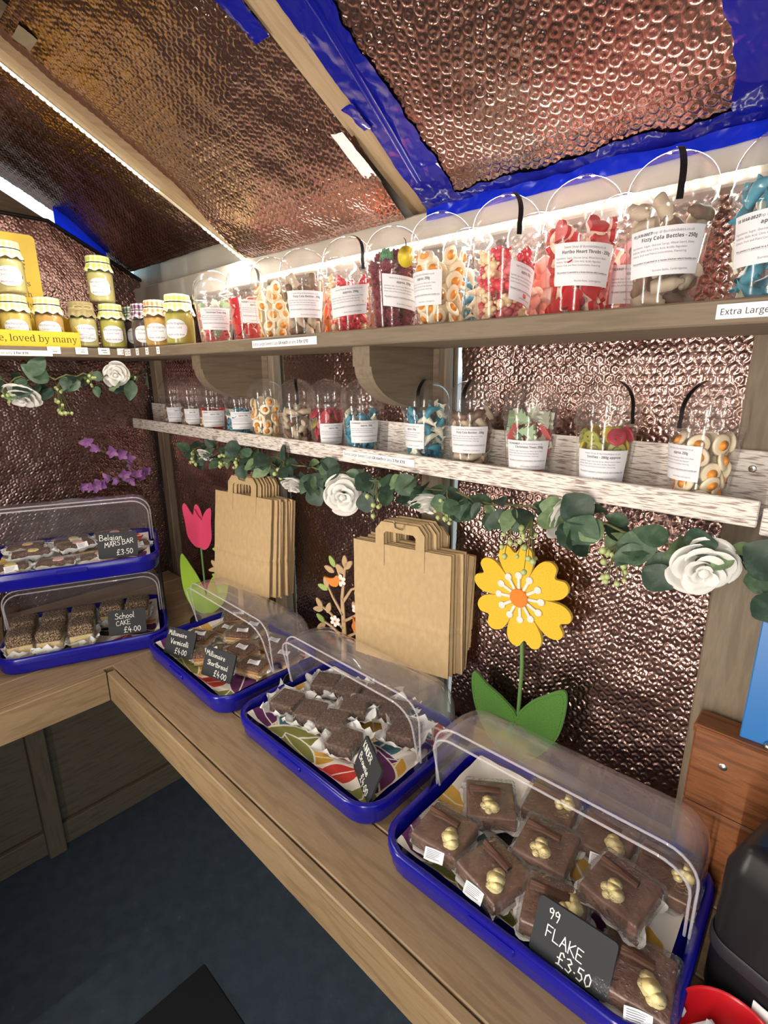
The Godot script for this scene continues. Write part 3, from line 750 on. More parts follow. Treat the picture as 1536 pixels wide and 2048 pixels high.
func fill_cup(at: Vector3, kind: String, fill: float, place: String) -> void:
	var y := 0.011; var layer := 0
	while y < fill:
		var rr := cup_r(minf(y, 0.108)) - 0.0125
		var k := 6
		if y > 0.112:
			rr -= 0.010; k = 4
		var a0 := rng.randf() * TAU
		for j in k:
			var a := a0 + TAU * j / k + rng.randf_range(-0.15, 0.15)
			put_sweet(at + Vector3(cos(a) * rr, y + rng.randf_range(-0.004, 0.004), sin(a) * rr), a, kind, place)
		if layer % 2 == 0: put_sweet(at + Vector3(rng.randf_range(-0.006, 0.006), y, rng.randf_range(-0.006, 0.006)), rng.randf() * TAU, kind, place)
		y += 0.0185; layer += 1

func put_sweet(p: Vector3, a: float, kind: String, place: String) -> void:
	var outw := Vector3(cos(a), 0, sin(a))
	var bs := Basis(Vector3.UP.cross(outw), Vector3.UP, outw) * Basis(Vector3(rng.randf_range(-1, 1), rng.randf_range(-1, 1), 0).normalized(), rng.randf_range(0.0, 0.75)) * Basis(Vector3.BACK, rng.randf() * TAU)
	var v: Array = sweets[kind][rng.randi() % sweets[kind].size()]
	var o := single(sweet_names[kind], v[0][1], v[0][2], "%s in the cup %s" % [sweet_words[kind], place], "sweet", Transform3D(bs, p), "sweets in the cup " + place)
	for k in range(1, v.size()): part(v[k][0], v[k][1], v[k][2], o)

func cup(x: float, y: float, z: float, kind: String, fill: float, label: Array, ribbon, words: String, place: String) -> void:
	# label: [title, date, turn from the camera, lift, width, skew] or []
	var face := atan2(2.1 - x, 0.93 - z)
	var t := thing("sweet_cup", words, "cup", Vector3(x, y, z), Basis(), "clear domed sweet cups")
	part("cup", cup_body, M.clear_cup, t)
	var l := part("dome_lid", cup_lid, M.clear_cup, t)
	if label.size():
		var lb := part("label", cup_label_mesh(label[4], 0.05, label[3], label[5]), sweet_label(label[0], label[1]), t, Transform3D(yrot(face + label[2]), Vector3.ZERO))
		lb.set_meta("label", "white printed paper label")
	if ribbon != null:
		# a black ribbon tail from the lid's hole down over the dome
		var a: float = face + ribbon[0]; var rows := []; var w := 0.0035
		for k in 13:
			var q := k / 12.0
			var el := lerpf(1.35, -0.25, q)
			var r := 0.0490 * maxf(cos(el), 0.12) * (1.0 + 0.08 * sin(2 * maxf(el, 0.0))) + 0.0012; var yy := 0.1195 + 0.0515 * sin(el)
			if el < 0.0: r = 0.0520; yy = 0.1195 + 0.05 * el
			var row := PackedVector3Array()
			for s in [-1, 1]: row.append(Vector3(sin(a) * r, yy, cos(a) * r) + Vector3(cos(a), 0, -sin(a)) * s * w + Vector3(0, 0, 0.002 * sin(q * 6.0 + ribbon[0] * 5.0)))
			rows.append(row)
		part("ribbon", S.new().grid(rows, false, Vector3(sin(a), 0.3, cos(a))), M.ribbon, t)
	fill_cup(Vector3(x, y, z), kind, fill, place)

func build_cups() -> void:
	make_cup_meshes(); make_sweets()
	var Y := 1.892
	var C := "Fizzy Cola Bottles - 250g"; var T := "Christmas Trees 250g"; var H := "Haribo Heart Throbs - 250g"; var G := "approx. 250g"
	cup(0.765, Y, 0.165, "heart", 0.095, [G, "", 0.1, 0.030, 0.072, 0.0], [-1.2], "clear cup of red hearts beside the last curd jar on top shelf", "beside the last curd jar")
	cup(0.858, Y, 0.215, "tree", 0.095, [T, "", 0.0, 0.030, 0.078, 0.0], null, "clear cup of sugared Christmas trees on top shelf", "of trees on top shelf")
	cup(0.968, Y, 0.190, "heart", 0.100, [G, "18 JAN 27", 0.3, 0.040, 0.06, -0.02], [0.6], "clear cup of red hearts between trees and fried eggs", "between trees and fried eggs")
	cup(1.085, Y, 0.200, "egg", 0.118, [], null, "clear unlabelled cup of fried egg gummies on top shelf", "of eggs without a label")
	cup(1.198, Y, 0.205, "cola", 0.112, [C, "", 0.05, 0.035, 0.08, 0.0], null, "clear cup of cola bottles above the price strip on top shelf", "of cola above the price strip")
	cup(1.331, Y, 0.205, "redbear", 0.095, [G, "", 0.0, 0.030, 0.078, 0.12], [0.55], "clear cup of red bears with tilted label on top shelf", "of red bears on top shelf")
	cup(1.440, Y, 0.200, "berry", 0.128, [G, "", 0.35, 0.034, 0.07, -0.12], null, "clear cup heaped with burgundy sugared berries on top shelf", "of berries on top shelf")
	cup(1.546, Y, 0.205, "egg", 0.112, [G, "", -0.75, 0.030, 0.07, 0.0], null, "clear cup of fried eggs beside the burgundy berries", "of eggs beside the berries")
	cup(1.663, Y, 0.205, "bear", 0.098, [G, "", 0.75, 0.022, 0.05, -0.25], [0.35], "clear cup of pink and cream bears with tilted label", "of bears on top shelf")
	cup(1.773, Y, 0.200, "heart", 0.112, [H, "", 0.15, 0.034, 0.08, -0.05], null, "clear cup of red heart throbs on top shelf", "of heart throbs")
	cup(1.880, Y, 0.205, "cola", 0.118, [C, "18 JAN 2027", 0.0, 0.034, 0.085, 0.03], [0.15], "clear cup of cola bottles dated with black ribbon on top shelf", "of dated cola on top shelf")
	cup(1.990, Y, 0.205, "dolphin", 0.118, [G, "18 MAR 2027", -0.1, 0.034, 0.085, 0.03], null, "clear cup of blue dolphins on top shelf", "of dolphins on top shelf")
	cup(1.190, Y, 0.100, "orange", 0.09, [G, "", 0.6, 0.015, 0.06, 0.0], null, "clear cup of orange slices behind the front cola cup", "of orange slices")
	cup(1.527, Y, 0.098, "dolphin", 0.09, [], null, "clear cup of blue dolphins behind the fried eggs", "of dolphins behind the eggs")
	cup(1.655, Y, 0.098, "mallow", 0.095, [], null, "clear cup of pale marshmallows behind the bears", "of marshmallows")
	cup(1.785, Y, 0.096, "pinkheart", 0.098, [G, "18 JAN 27", 0.5, 0.020, 0.06, 0.0], null, "clear cup of pink hearts behind the heart throbs", "of pink hearts")
	# yellow charm hung from the berry cup's lid
	var ch := thing("yellow_charm", "round yellow charm hanging from the burgundy cup's lid", "charm", Vector3(1.487, 2.004, 0.222))
	part("disc", S.new().ball(Vector3.ZERO, Vector3(0.014, 0.017, 0.006), 16, 10, yrot(0.72)), M.smile_yellow, ch)
	part("cord", S.new().tube([Vector3(0, 0.016, 0), Vector3(-0.002, 0.025, -0.001), Vector3(-0.01, 0.030, -0.006)], 0.0008, 5), M.ribbon, ch)
	var L := 1.637; var Z := 0.071 + 0.0
	Z = 0.0805
	cup(0.307, L, Z, "cola", 0.075, [G, "", 0.15, 0.022, 0.075, 0.0], null, "clear cup of dark cola at the corner end of the ledge", "at the ledge's corner end")
	cup(0.432, L, Z, "cola", 0.080, [G, "", -0.1, 0.022, 0.05, 0.0], null, "second clear cup from the corner on the rustic ledge", "second from the corner")
	cup(0.562, L, Z, "redbear", 0.075, [G, "18 JAN 27", 0.05, 0.022, 0.078, 0.0], null, "clear cup of red bears on the rustic ledge", "of red bears on the ledge")
	cup(0.725, L, Z, "dolphin", 0.082, [G, "", 0.05, 0.026, 0.07, 0.0], null, "clear cup of blue dolphins between red bears and fried eggs", "of dolphins between bears and eggs")
	cup(0.850, L, Z, "egg", 0.112, [], null, "clear cup heaped with fried eggs beside the ledge's bracket", "of eggs by the bracket")
	cup(0.995, L, Z, "cola", 0.095, [], [0.0], "clear cup of sugared cola without a label on the ledge", "of unlabelled cola on the ledge")
	cup(1.112, L, Z, "redsmiley", 0.090, [G, "", 0.3, 0.016, 0.065, 0.0], null, "clear cup of red smileys on the rustic ledge", "of red smileys on the ledge")
	cup(1.232, L, Z, "dolphin", 0.098, [G, "18 MAR 2027", 0.2, 0.030, 0.072, 0.0], null, "clear cup of blue dolphins with a dated label on ledge", "of dated dolphins on the ledge")
	cup(1.420, L, Z, "dolphin", 0.108, [G, "", -0.75, 0.034, 0.06, 0.0], [-0.3], "clear ribboned cup of blue dolphins at the second bracket", "of ribboned dolphins on the ledge")
	cup(1.532, L, Z, "cola", 0.108, [C, "", -0.1, 0.036, 0.075, 0.0], [-0.3], "clear ribboned cup of fizzy cola on the rustic ledge", "of ribboned cola on the ledge")
	cup(1.655, L, Z, "tree", 0.105, [T, "18 JAN 2027", -0.05, 0.020, 0.078, 0.0], null, "clear cup of Christmas trees on the rustic ledge", "of trees on the ledge")
	cup(1.787, L, Z, "smiley", 0.100, [ "Smilies - 280g approx", "", -0.05, 0.016, 0.084, 0.0], [0.75], "clear cup of yellow smileys on the rustic ledge", "of yellow smileys")
	cup(1.925, L, Z, "egg", 0.098, [G, "", -0.7, 0.034, 0.06, 0.0], [-0.65], "clear ribboned cup of fried eggs beside the wide post", "of eggs beside the wide post")

# ---- roll-top cake boxes ----------------------------------------------------
func rrect(w: float, d: float, r: float, seg := 6) -> PackedVector2Array:
	var p := PackedVector2Array()
	for q in 4:
		var cx := (w / 2 - r) * (1 if q == 0 or q == 3 else -1); var cz := (d / 2 - r) * (1 if q < 2 else -1)
		for k in seg + 1:
			var a := PI / 2 * (q + float(k) / seg)
			p.append(Vector2(cx + r * cos(a), cz + r * sin(a)))
	return p

func loft(s: S, w: float, d: float, r: float, rings: Array) -> S:
	var rows := []
	for g in rings:
		var row := PackedVector3Array()
		for p in rrect(maxf(w - 2 * g[0], 0.002), maxf(d - 2 * g[0], 0.002), clampf(r - g[0], 0.0008, 1.0)): row.append(Vector3(p.x, g[1], p.y))
		rows.append(row)
	return s.grid(rows, true)

func hood(w: float, R: float, H: float, a0: float, a1: float) -> Array:
	# returns [shell, front edge path]
	var rows := []; var edge := []; var rc := 0.045
	for i in 17:
		var a := lerpf(a0, a1, i / 16.0)
		var ca := cos(a); var sa := sin(a)
		var k := pow(pow(absf(ca), 3.0) + pow(absf(sa), 3.0), -1.0 / 3.0)
		var dz := ca * k * R; var dy := sa * k * H
		var row := PackedVector3Array()
		for s in [-1, 1]:
			var half := []
			half.append(Vector3(s * w / 2, 0, 0)); half.append(Vector3(s * w / 2, dy * 0.4, dz * 0.4))
			for q in 7:
				var b := PI / 2 * q / 6.0
				var f := 1.0 - rc / H * (1.0 - sin(b))
				half.append(Vector3(s * (w / 2 - rc * (1.0 - cos(b))), dy * f, dz * f))
			if s > 0: half.reverse()
			for p in half: row.append(p)
		rows.append(row)
		if i == 16:
			for p in row: edge.append(p)
	return [S.new().grid(rows, false), edge]

func roll_top_box(label: String, at: Vector3, yaw: float, group: String) -> Node3D:
	var t := thing("roll_top_box", label, "cake box", at, yrot(yaw), group)
	var W := 0.452; var D := 0.325
	if not M.has("tray_mesh"):
		M.tray_mesh = loft(S.new(), W, D, 0.062, [[0.20, 0.0], [0.016, 0.0], [0.010, 0.003], [0.006, 0.010], [0.004, 0.028], [0.001, 0.032], [0.0, 0.036], [0.0, 0.048], [0.003, 0.052], [0.010, 0.052], [0.013, 0.049], [0.018, 0.022], [0.026, 0.018], [0.20, 0.018]]).mesh()
		M.hoods = []
		for h in [[W - 0.028, 0.148, 0.140, PI, 1.50], [W - 0.040, 0.142, 0.134, PI - 0.02, 1.36]]:
			var q := hood(h[0], h[1], h[2], h[3], h[4])
			M.hoods.append([q[0].mesh(), S.new().tube(q[1], 0.0022, 6).mesh()])
		M.pivot = S.new().lathe([Vector2(0, 0.008), Vector2(0.014, 0.008), Vector2(0.018, 0.005), Vector2(0.02, 0.0)], 18, Vector3.ZERO, Basis(Vector3.BACK, -PI / 2)).mesh()
		M.latch = S.new().box(Vector3(0, 0.040, D / 2 + 0.001), Vector3(0.075, 0.012, 0.006), 0.002).mesh()
		var hb := []
		for k in 9:
			var row := PackedVector3Array()
			for j in 7:
				var u := k / 8.0 * 2 - 1; var w := j / 6.0 * 2 - 1
				row.append(Vector3(u * 0.055, 0.1405 + 0.055 + 0.010 * (1 - u * u) * (1 - w * w), -0.016 + w * 0.014))
			hb.append(row)
		M.grip = S.new().grid(hb, false, Vector3.UP).mesh()
	part("tray", M.tray_mesh, M.blue_plastic, t)
	part("latch", M.latch, M.blue_plastic, t)
	for k in 2:
		var h := part("hood", M.hoods[k][0], M.clear_hood, t, Transform3D(Basis(), Vector3(0, 0.056, -0.002)))
		part("rim", M.hoods[k][1], M.clear_rim, h)
	part("grip", M.grip, M.clear_hood, t)
	for s in [-1, 1]:
		part("pivot", M.pivot, M.black_plastic if s < 0 else M.clear_hood, t, Transform3D(Basis() if s > 0 else yrot(PI), Vector3(s * (W / 2 - 0.014), 0.058, 0)))
	return t

func napkin_mat() -> StandardMaterial3D:
	if M.has("napkin"): return M.napkin
	var n := 384
	var im := Image.create(n, n, false, Image.FORMAT_RGB8); im.fill(Color8(226, 220, 214))
	var cols := [Color8(208, 160, 60), Color8(190, 52, 44), Color8(92, 36, 92), Color8(70, 110, 124), Color8(128, 128, 66), Color8(214, 172, 84), Color8(40, 36, 38), Color8(206, 176, 130)]
	var r := RandomNumberGenerator.new(); r.seed = 12
	for k in 22:
		var c := Vector2(r.randf() * n, r.randf() * n); var rad := r.randf_range(60, 105); var a := r.randf() * TAU; var col: Color = cols[k % 8]
		var ax := Vector2(cos(a), sin(a)); var bx := Vector2(-ax.y, ax.x)
		for y in range(maxi(0, int(c.y - rad)), mini(n, int(c.y + rad))):
			for x in range(maxi(0, int(c.x - rad)), mini(n, int(c.x + rad))):
				var d := Vector2(x, y) - c
				var u := d.dot(ax) / rad; var w := d.dot(bx) / (rad * 0.55)
				# leaf shape between two arcs, with a pale vein and border
				var e := absf(w) + u * u
				if e < 1.0: im.set_pixel(x, y, col if e < 0.88 and absf(w - 0.15 * u) > 0.05 else Color8(232, 226, 218))
	var m := print_mat("napkin", im, 0.9)
	return m

func napkin(at: Vector3, yaw: float, label: String) -> void:
	var rows := []
	for i in 15:
		var row := PackedVector3Array()
		for j in 19:
			var u := j / 18.0 * 2 - 1; var w := i / 14.0 * 2 - 1
			var e := maxf(absf(u), absf(w))
			row.append(Vector3(u * 0.198, 0.0205 + 0.004 * fn.get_noise_2d(u * 260 + at.x * 900, w * 260) + 0.020 * pow(maxf(0.0, e - 0.86) / 0.14, 1.5) + 0.002, w * 0.136))
		rows.append(row)
	single("napkin", S.new().grid(rows, false, Vector3.UP), napkin_mat(), label, "napkin", Transform3D(yrot(yaw), at), "patterned napkins lining the cake boxes")

func chalk_sign(at: Vector3, yaw: float, lean: float, label: String, lines: Array) -> void:
	var t := thing("chalk_sign", label, "sign", at, yrot(yaw) * Basis(Vector3.RIGHT, -lean))
	var W := 0.104; var H := 0.074; var p := PackedVector2Array()
	for q in rrect(W, H, 0.005, 3): p.append(q + Vector2(0, H / 2))
	part("board", S.new().slab(p, -0.0022, 0.0022), M.slate, t)
	part("lettering", chalk(lines), M.chalk, t, Transform3D(Basis(), Vector3(0, 0, 0.0026))).set_meta("label", "white chalk handwriting")
	part("foot", S.new().slab(PackedVector2Array([Vector2(0, 0), Vector2(-0.03, 0), Vector2(-0.03, 0.006), Vector2(-0.004, 0.03), Vector2(0, 0.03)]), -0.012, 0.012, Transform3D(Basis(Vector3(0, 0, 1), Vector3.UP, Vector3(-1, 0, 0)), Vector3(0, 0, -0.002))), M.slate, t)

func rough_block(w: float, h: float, d: float, r: float, amp: float, sd: float, freq := 900.0) -> S:
	var rows := []
	for g in [[0.5 * minf(w, d), 0.0], [r, 0.0], [r * 0.3, r * 0.3], [0.0, r], [0.0, h * 0.5], [0.0, h - r], [r * 0.3, h - r * 0.3], [r, h], [minf(w, d) * 0.2, h], [minf(w, d) * 0.27, h], [minf(w, d) * 0.34, h], [minf(w, d) * 0.42, h], [0.5 * minf(w, d), h]]:
		var row := PackedVector3Array()
		var inset: float = minf(g[0], minf(w, d) / 2 - 0.0005)
		var ww := w - 2 * inset; var dd := d - 2 * inset; var rr := maxf(r - inset, 0.0004)
		var base := rrect(ww, dd, minf(rr, minf(ww, dd) * 0.45), 3)
		var pts := PackedVector2Array()
		for k in base.size():
			pts.append(base[k]); pts.append(base[k].lerp(base[(k + 1) % base.size()], 0.5))
		for q in pts:
			var p := Vector3(q.x, g[1], q.y)
			var nz := fn.get_noise_3d(p.x * freq * 1.0 + sd, p.y * freq, p.z * freq)
			p += Vector3(p.x, (p.y - h / 2), p.z).normalized() * nz * amp
			row.append(p)
		rows.append(row)
	return S.new().grid(rows, true)

func crumpled(w: float, d: float, lift: float, amp: float, sd: float) -> S:
	var rows := []
	for i in 15:
		var row := PackedVector3Array()
		for j in 15:
			var u := j / 14.0 * 2 - 1; var k := i / 14.0 * 2 - 1
			var e := maxf(absf(u), absf(k))
			var edge := 1.0 + 0.3 * fn.get_noise_2d(u * 110 + sd, k * 110 + sd * 2)
			var f := absf(fn.get_noise_2d(u * 130 + sd * 5, k * 130)) * 2.6
			row.append(Vector3(u * w / 2 * edge, 0.001 + lift * pow(maxf(0.0, e - 0.55) / 0.45, 1.3) + amp * f * (0.25 + e), k * d / 2 * edge))
		rows.append(row)
	return S.new().grid(rows, false, Vector3.UP)

func barcode_mat() -> StandardMaterial3D:
	if M.has("barcode"): return M.barcode
	var im := Image.create(128, 64, false, Image.FORMAT_RGB8); im.fill(Color(0.92, 0.92, 0.95))
	var r := RandomNumberGenerator.new(); r.seed = 4
	for k in 6: im.fill_rect(Rect2i(12, 8 + k * 8, r.randi_range(60, 100), 3), Color(0.45, 0.45, 0.5))
	return print_mat("barcode", im)

func sticker(parent: Node, t: Transform3D, w := 0.032, h := 0.018) -> void:
	var s := S.new(); var rows := []
	for i in 3:
		var row := PackedVector3Array()
		for j in 5: row.append(Vector3((j / 4.0 - 0.5) * w, 0.002 * sin(j * 1.3 + i), (i / 2.0 - 0.5) * -h))
		rows.append(row)
	s.grid(rows, false, Vector3.UP)
	part("sticker", s, barcode_mat(), parent, t)

var cake_protos := {}

func make_cakes() -> void:
	var ramp_b := [[0.0, Color8(48, 26, 17)], [0.4, Color8(70, 41, 27)], [0.55, Color8(86, 54, 36)], [0.75, Color8(116, 78, 54)], [1.0, Color8(130, 92, 66)]]
	textured("brownie", noise_tex(0.05, ramp_b, 51, 256), Vector3(9, 9, 9), 0.6, Color.WHITE, noise_tex(0.09, [], 52, 256, 6.0), 0.8)
	textured("milk_choc", noise_tex(0.03, [[0.0, Color8(78, 46, 34)], [0.5, Color8(98, 62, 46)], [1.0, Color8(122, 84, 64)]], 53, 256), Vector3(5, 5, 5), 0.35)
	textured("vermicelli", noise_tex(0.12, [[0.0, Color8(46, 24, 15)], [0.4, Color8(72, 40, 24)], [0.55, Color8(110, 68, 42)], [0.7, Color8(146, 98, 64)], [1.0, Color8(160, 112, 78)]], 54, 256, 0.0, 2), Vector3(7, 7, 7), 0.55, Color.WHITE, noise_tex(0.15, [], 55, 256, 8.0), 1.0)
	textured("sprinkles", noise_tex(0.11, [[0.0, Color8(48, 30, 20)], [0.38, Color8(70, 48, 32)], [0.5, Color8(112, 84, 56)], [0.6, Color8(176, 148, 110)], [1.0, Color8(206, 182, 142)]], 56, 256, 0.0, 2), Vector3(6, 6, 6), 0.6, Color.WHITE, noise_tex(0.15, [], 57, 256, 8.0), 1.0)
	plain("caramel", Color8(176, 124, 66), 0.35); plain("biscuit", Color8(208, 178, 130), 0.8); plain("sponge", Color8(206, 184, 140), 0.85)
	plain("cream", Color8(224, 208, 152), 0.45); plain("flake", Color8(84, 54, 40), 0.7)
	var tissue := plain("tissue", Color8(240, 240, 242), 0.75); tissue.backlight_enabled = true; tissue.backlight = Color(0.25, 0.25, 0.25)
	plain("button_yellow", Color8(226, 216, 128), 0.4); plain("button_pink", Color8(226, 178, 176), 0.4); plain("button_peach", Color8(228, 184, 140), 0.4)

func cake(kind: String, at: Vector3, yaw: float, label: String, group: String, v: int) -> void:
	var t := thing({"brownie": "wrapped_brownie", "flake": "flake_brownie", "short": "millionaire_shortbread", "school": "school_cake", "bar": "chocolate_bar_slice"}[kind], label, "cake", at, yrot(yaw), group)
	var k := kind + str(v % 3 if kind != "brownie" else v % 6)
	if not cake_protos.has(k):
		var sd := v * 37.0 + kind.length() * 11.0
		var P := []
		match kind:
			"brownie":
				P.append(["cake", rough_block(0.062, 0.031, 0.064, 0.004, 0.0016, sd), M.brownie, Vector3(0, 0.002, 0)])
				P.append(["tissue", crumpled(0.104, 0.100, 0.018, 0.008, sd), M.tissue, Vector3(0, 0, 0)])
				P.append(["film", rough_block(0.074, 0.036, 0.076, 0.010, 0.005, sd + 5.0, 1200.0), M.film, Vector3(0, 0.001, 0)])
			"flake":
				P.append(["cake", rough_block(0.086, 0.030, 0.086, 0.004, 0.0012, sd), M.milk_choc, Vector3(0, 0.002, 0)])
				P.append(["tissue", crumpled(0.100, 0.100, 0.010, 0.002, sd), M.tissue, Vector3(0, 0, 0)])
				var c := S.new()
				for q in [[0, 0, 0.012 - 0.002 * (v % 3)], [0.009, 0.010 - 0.004 * (v % 3), 0.010], [-0.006 + 0.004 * (v % 3), -0.012, 0.009], [0.003 - 0.005 * (v % 3), 0.017, 0.006], [-0.010, 0.004 * (v % 3), 0.007]]: c.ball(Vector3(q[0] * 0.8, 0.035, q[1] * 0.8), Vector3(q[2] * 1.15, q[2] * 0.5, q[2] * 1.25), 12, 8)
				P.append(["cream", c, M.cream, [Vector3(0.018, 0, 0.014), Vector3(-0.004, 0, 0.018), Vector3(0.020, 0, -0.006)][v % 3]])
				var fl := S.new()
				for q in 5: fl.tube([Vector3(-0.03, 0.004 + 0.004 * sin(q * 1.3), -0.004 + q * 0.002), Vector3(0.0, 0.005, -0.004 + q * 0.002), Vector3(0.026, 0.004, -0.004 + q * 0.002)], 0.0032, 6)
				P.append(["flake", fl, M.flake, Vector3(-0.008, 0.033, -0.014)])
				P.append(["film", rough_block(0.098, 0.037, 0.098, 0.010, 0.006, sd + 5.0, 1100.0), M.film, Vector3(0, 0.001, 0)])
			"short":
				P.append(["biscuit", rough_block(0.072, 0.014, 0.056, 0.003, 0.001, sd), M.biscuit, Vector3(0, 0.002, 0)])
				P.append(["caramel", rough_block(0.072, 0.008, 0.056, 0.002, 0.0006, sd), M.caramel, Vector3(0, 0.016, 0)])
				P.append(["topping", rough_block(0.073, 0.008, 0.057, 0.003, 0.0012, sd), M.vermicelli, Vector3(0, 0.024, 0)])
				P.append(["tissue", crumpled(0.090, 0.064, 0.010, 0.003, sd), M.tissue, Vector3(0, 0, 0)])
				P.append(["film", rough_block(0.090, 0.037, 0.064, 0.010, 0.005, sd + 5.0, 700.0), M.film, Vector3(0, 0.001, 0)])
			"school":
				P.append(["sponge", rough_block(0.062, 0.040, 0.064, 0.005, 0.0014, sd), M.sponge, Vector3(0, 0.003, 0)])
				P.append(["topping", rough_block(0.064, 0.034, 0.066, 0.008, 0.003, sd), M.sprinkles, Vector3(0, 0.039, 0)])
				P.append(["tissue", crumpled(0.086, 0.090, 0.026, 0.007, sd), M.tissue, Vector3(0, 0, 0)])
				P.append(["film", rough_block(0.070, 0.076, 0.072, 0.014, 0.006, sd + 5.0, 600.0), M.film, Vector3(0, 0.001, 0)])
			"bar":
				P.append(["slice", rough_block(0.094, 0.026, 0.044, 0.006, 0.0016, sd), M.brownie, Vector3(0, 0.003, 0)])
				P.append(["button", S.new().lathe([Vector2(0, 0.032), Vector2(0.013, 0.0315), Vector2(0.0145, 0.029), Vector2(0.0135, 0.027)], 16), [M.button_yellow, M.button_pink, M.button_peach][v % 3], Vector3(0.006, 0, 0.0)])
				P.append(["tissue", crumpled(0.112, 0.062, 0.018, 0.004, sd), M.tissue, Vector3(0, 0, 0)])
				P.append(["film", rough_block(0.108, 0.034, 0.054, 0.012, 0.006, sd + 5.0, 600.0), M.film, Vector3(0, 0.001, 0)])
		for q in P: q[1] = q[1].mesh()
		cake_protos[k] = P
	for q in cake_protos[k]: part(q[0], q[1], q[2], t, Transform3D(Basis(), q[3]))
	if kind == "flake" and v % 3 == 0 or kind == "short" or kind == "bar" and v % 2 == 0:
		var h: float = {"flake": 0.026, "short": 0.040, "bar": 0.026}[kind]
		var z: float = {"flake": 0.052, "short": 0.008, "bar": 0.030}[kind]
		sticker(t, Transform3D(yrot(0.2) * Basis(Vector3.RIGHT, 0.9 if kind != "short" else 0.1), Vector3(0.01, h, z)))

func build_boxes() -> void:
	make_cakes()
	var Y := 1.0132
	var g := "blue roll-top cake boxes"
	# on the long counter
	var B := [[Vector3(0.858, Y, 0.252), -0.02, "blue roll-top cake box of shortbread pieces with two chalk signs"], [Vector3(1.342, Y, 0.248), 0.0, "blue roll-top cake box of dark brownies in white tissue"], [Vector3(1.822, Y, 0.262), 0.03, "blue roll-top cake box of flake brownies beside the wooden crate"]]
	for b in B:
		roll_top_box(b[2], b[0], b[1], g)
		napkin(b[0], b[1], "colourful leaf-patterned napkin lining the " + b[2].substr(24).split(" with")[0].split(" beside")[0].replace("of", "box of"))
	var F := Y + 0.026
	var fl := [[1.683, 0.338, 0.10, 0.0], [1.706, 0.232, 0.62, 0.002], [1.790, 0.160, 0.15, 0.0], [1.783, 0.345, -0.25, 0.0], [1.824, 0.252, 0.12, 0.006], [1.880, 0.338, 0.30, 0.002], [1.888, 0.165, 0.0, 0.0], [1.944, 0.262, -0.12, 0.024], [1.984, 0.170, 0.1, 0.004], [1.996, 0.346, 0.15, 0.0]]
	var fl_lab := ["flake brownie at the box end beside the dark brownies", "flake brownie against the hood, next to the box end", "flake brownie under the hood, second along the back", "flake brownie at the open front, next to the end one", "flake brownie in the middle of the flake box", "flake brownie tucked behind the 99 FLAKE sign", "flake brownie under the hood, third along the back", "raised flake brownie lying over its neighbours near the till", "flake brownie under the hood in the corner by the crate", "flake brownie at the open front beside the 99 FLAKE sign"]
	for k in fl.size(): cake("flake", Vector3(fl[k][0], F + fl[k][3], fl[k][1]), fl[k][2], fl_lab[k], "flake brownies in the box", k)
	var br := [[1.195, 0.185], [1.262, 0.165], [1.330, 0.140], [1.398, 0.150], [1.462, 0.190], [1.190, 0.300], [1.258, 0.285], [1.325, 0.275], [1.322, 0.205], [1.388, 0.300]]
	var br_lab := ["dark brownie under the hood at the end by the shortbread", "dark brownie under the hood, second along the back", "dark brownie under the hood, third along the back", "dark brownie under the hood, fourth along the back", "dark brownie under the hood at the end by the flake box", "dark brownie at the open front by the shortbread box", "dark brownie at the open front, second along", "dark brownie at the open front, third along", "dark brownie in the middle of the brownie box", "dark brownie at the open front beside the KINDER sign"]
	for k in br.size(): cake("brownie", Vector3(br[k][0], F + 0.002 * (k % 3), br[k][1]), 0.42 + rng.randf_range(-0.15, 0.15), br_lab[k], "dark brownies in the box", k)
	var sh := [[0.735, 0.285, 0.5, 0.0], [0.760, 0.205, 0.25, 0.0], [0.72, 0.15, 0.9, 0.01], [0.80, 0.14, 0.3, 0.0], [0.93, 0.155, 0.2, 0.0], [0.845, 0.21, 0.6, 0.02], [0.845, 0.315, 0.9, 0.0], [0.915, 0.25, 0.15, 0.012], [0.99, 0.265, 0.35, 0.0], [1.01, 0.18, 0.2, 0.0]]
	var sh_lab := ["behind the Vermicelli sign", "second behind the Vermicelli sign", "at the hood's tulip end", "under the hood's middle", "under the hood, third along", "lying over the middle ones", "between the two chalk signs", "in the middle behind the Shortbread sign", "at the open front by the brownie box", "under the hood by the brownie box"]
	for k in sh.size(): cake("short", Vector3(sh[k][0], F + sh[k][3], sh[k][1]), sh[k][2], "caramel shortbread slice with chocolate strands, " + sh_lab[k], "shortbread slices in the box", k)
	# the two stacked boxes on the left counter
	var ya := 1.187; var C := Vector3(0.405, Y, 0.478)
	var bs := yrot(ya)
	roll_top_box("lower of two stacked blue cake boxes, holding school cakes", C, ya, g)
	var rk := roll_top_box("upper of two stacked blue cake boxes, holding chocolate bar slices", C + Vector3(0, 0.245, 0), ya, g)
	for k in 2: napkin(C + Vector3(0, 0.245 * k, 0), ya, ["colourful napkin under the school cakes in the lower stacked box", "colourful napkin under the bar slices in the upper stacked box"][k])
	for x in [-0.219, 0.219]:
		part("support", S.new().tube([Vector3(x, -0.190, 0.0), Vector3(x, -0.10, -0.05), Vector3(x, -0.03, -0.10), Vector3(x * 0.97, 0.004, -0.12)], 0.006, 8), M.black_plastic, rk)
	var sc := [[-0.165, 0.085], [-0.09, 0.09], [-0.012, 0.085], [-0.17, -0.01], [-0.09, -0.005], [-0.012, -0.01], [0.065, -0.02], [0.14, -0.02]]
	var sc_lab := ["front row, farthest from the sign", "front row, second from the sign", "front row, next to the sign", "back row, farthest from the sign", "back row, second along", "back row, third along", "back row, behind the sign", "back row, at the corner post end"]
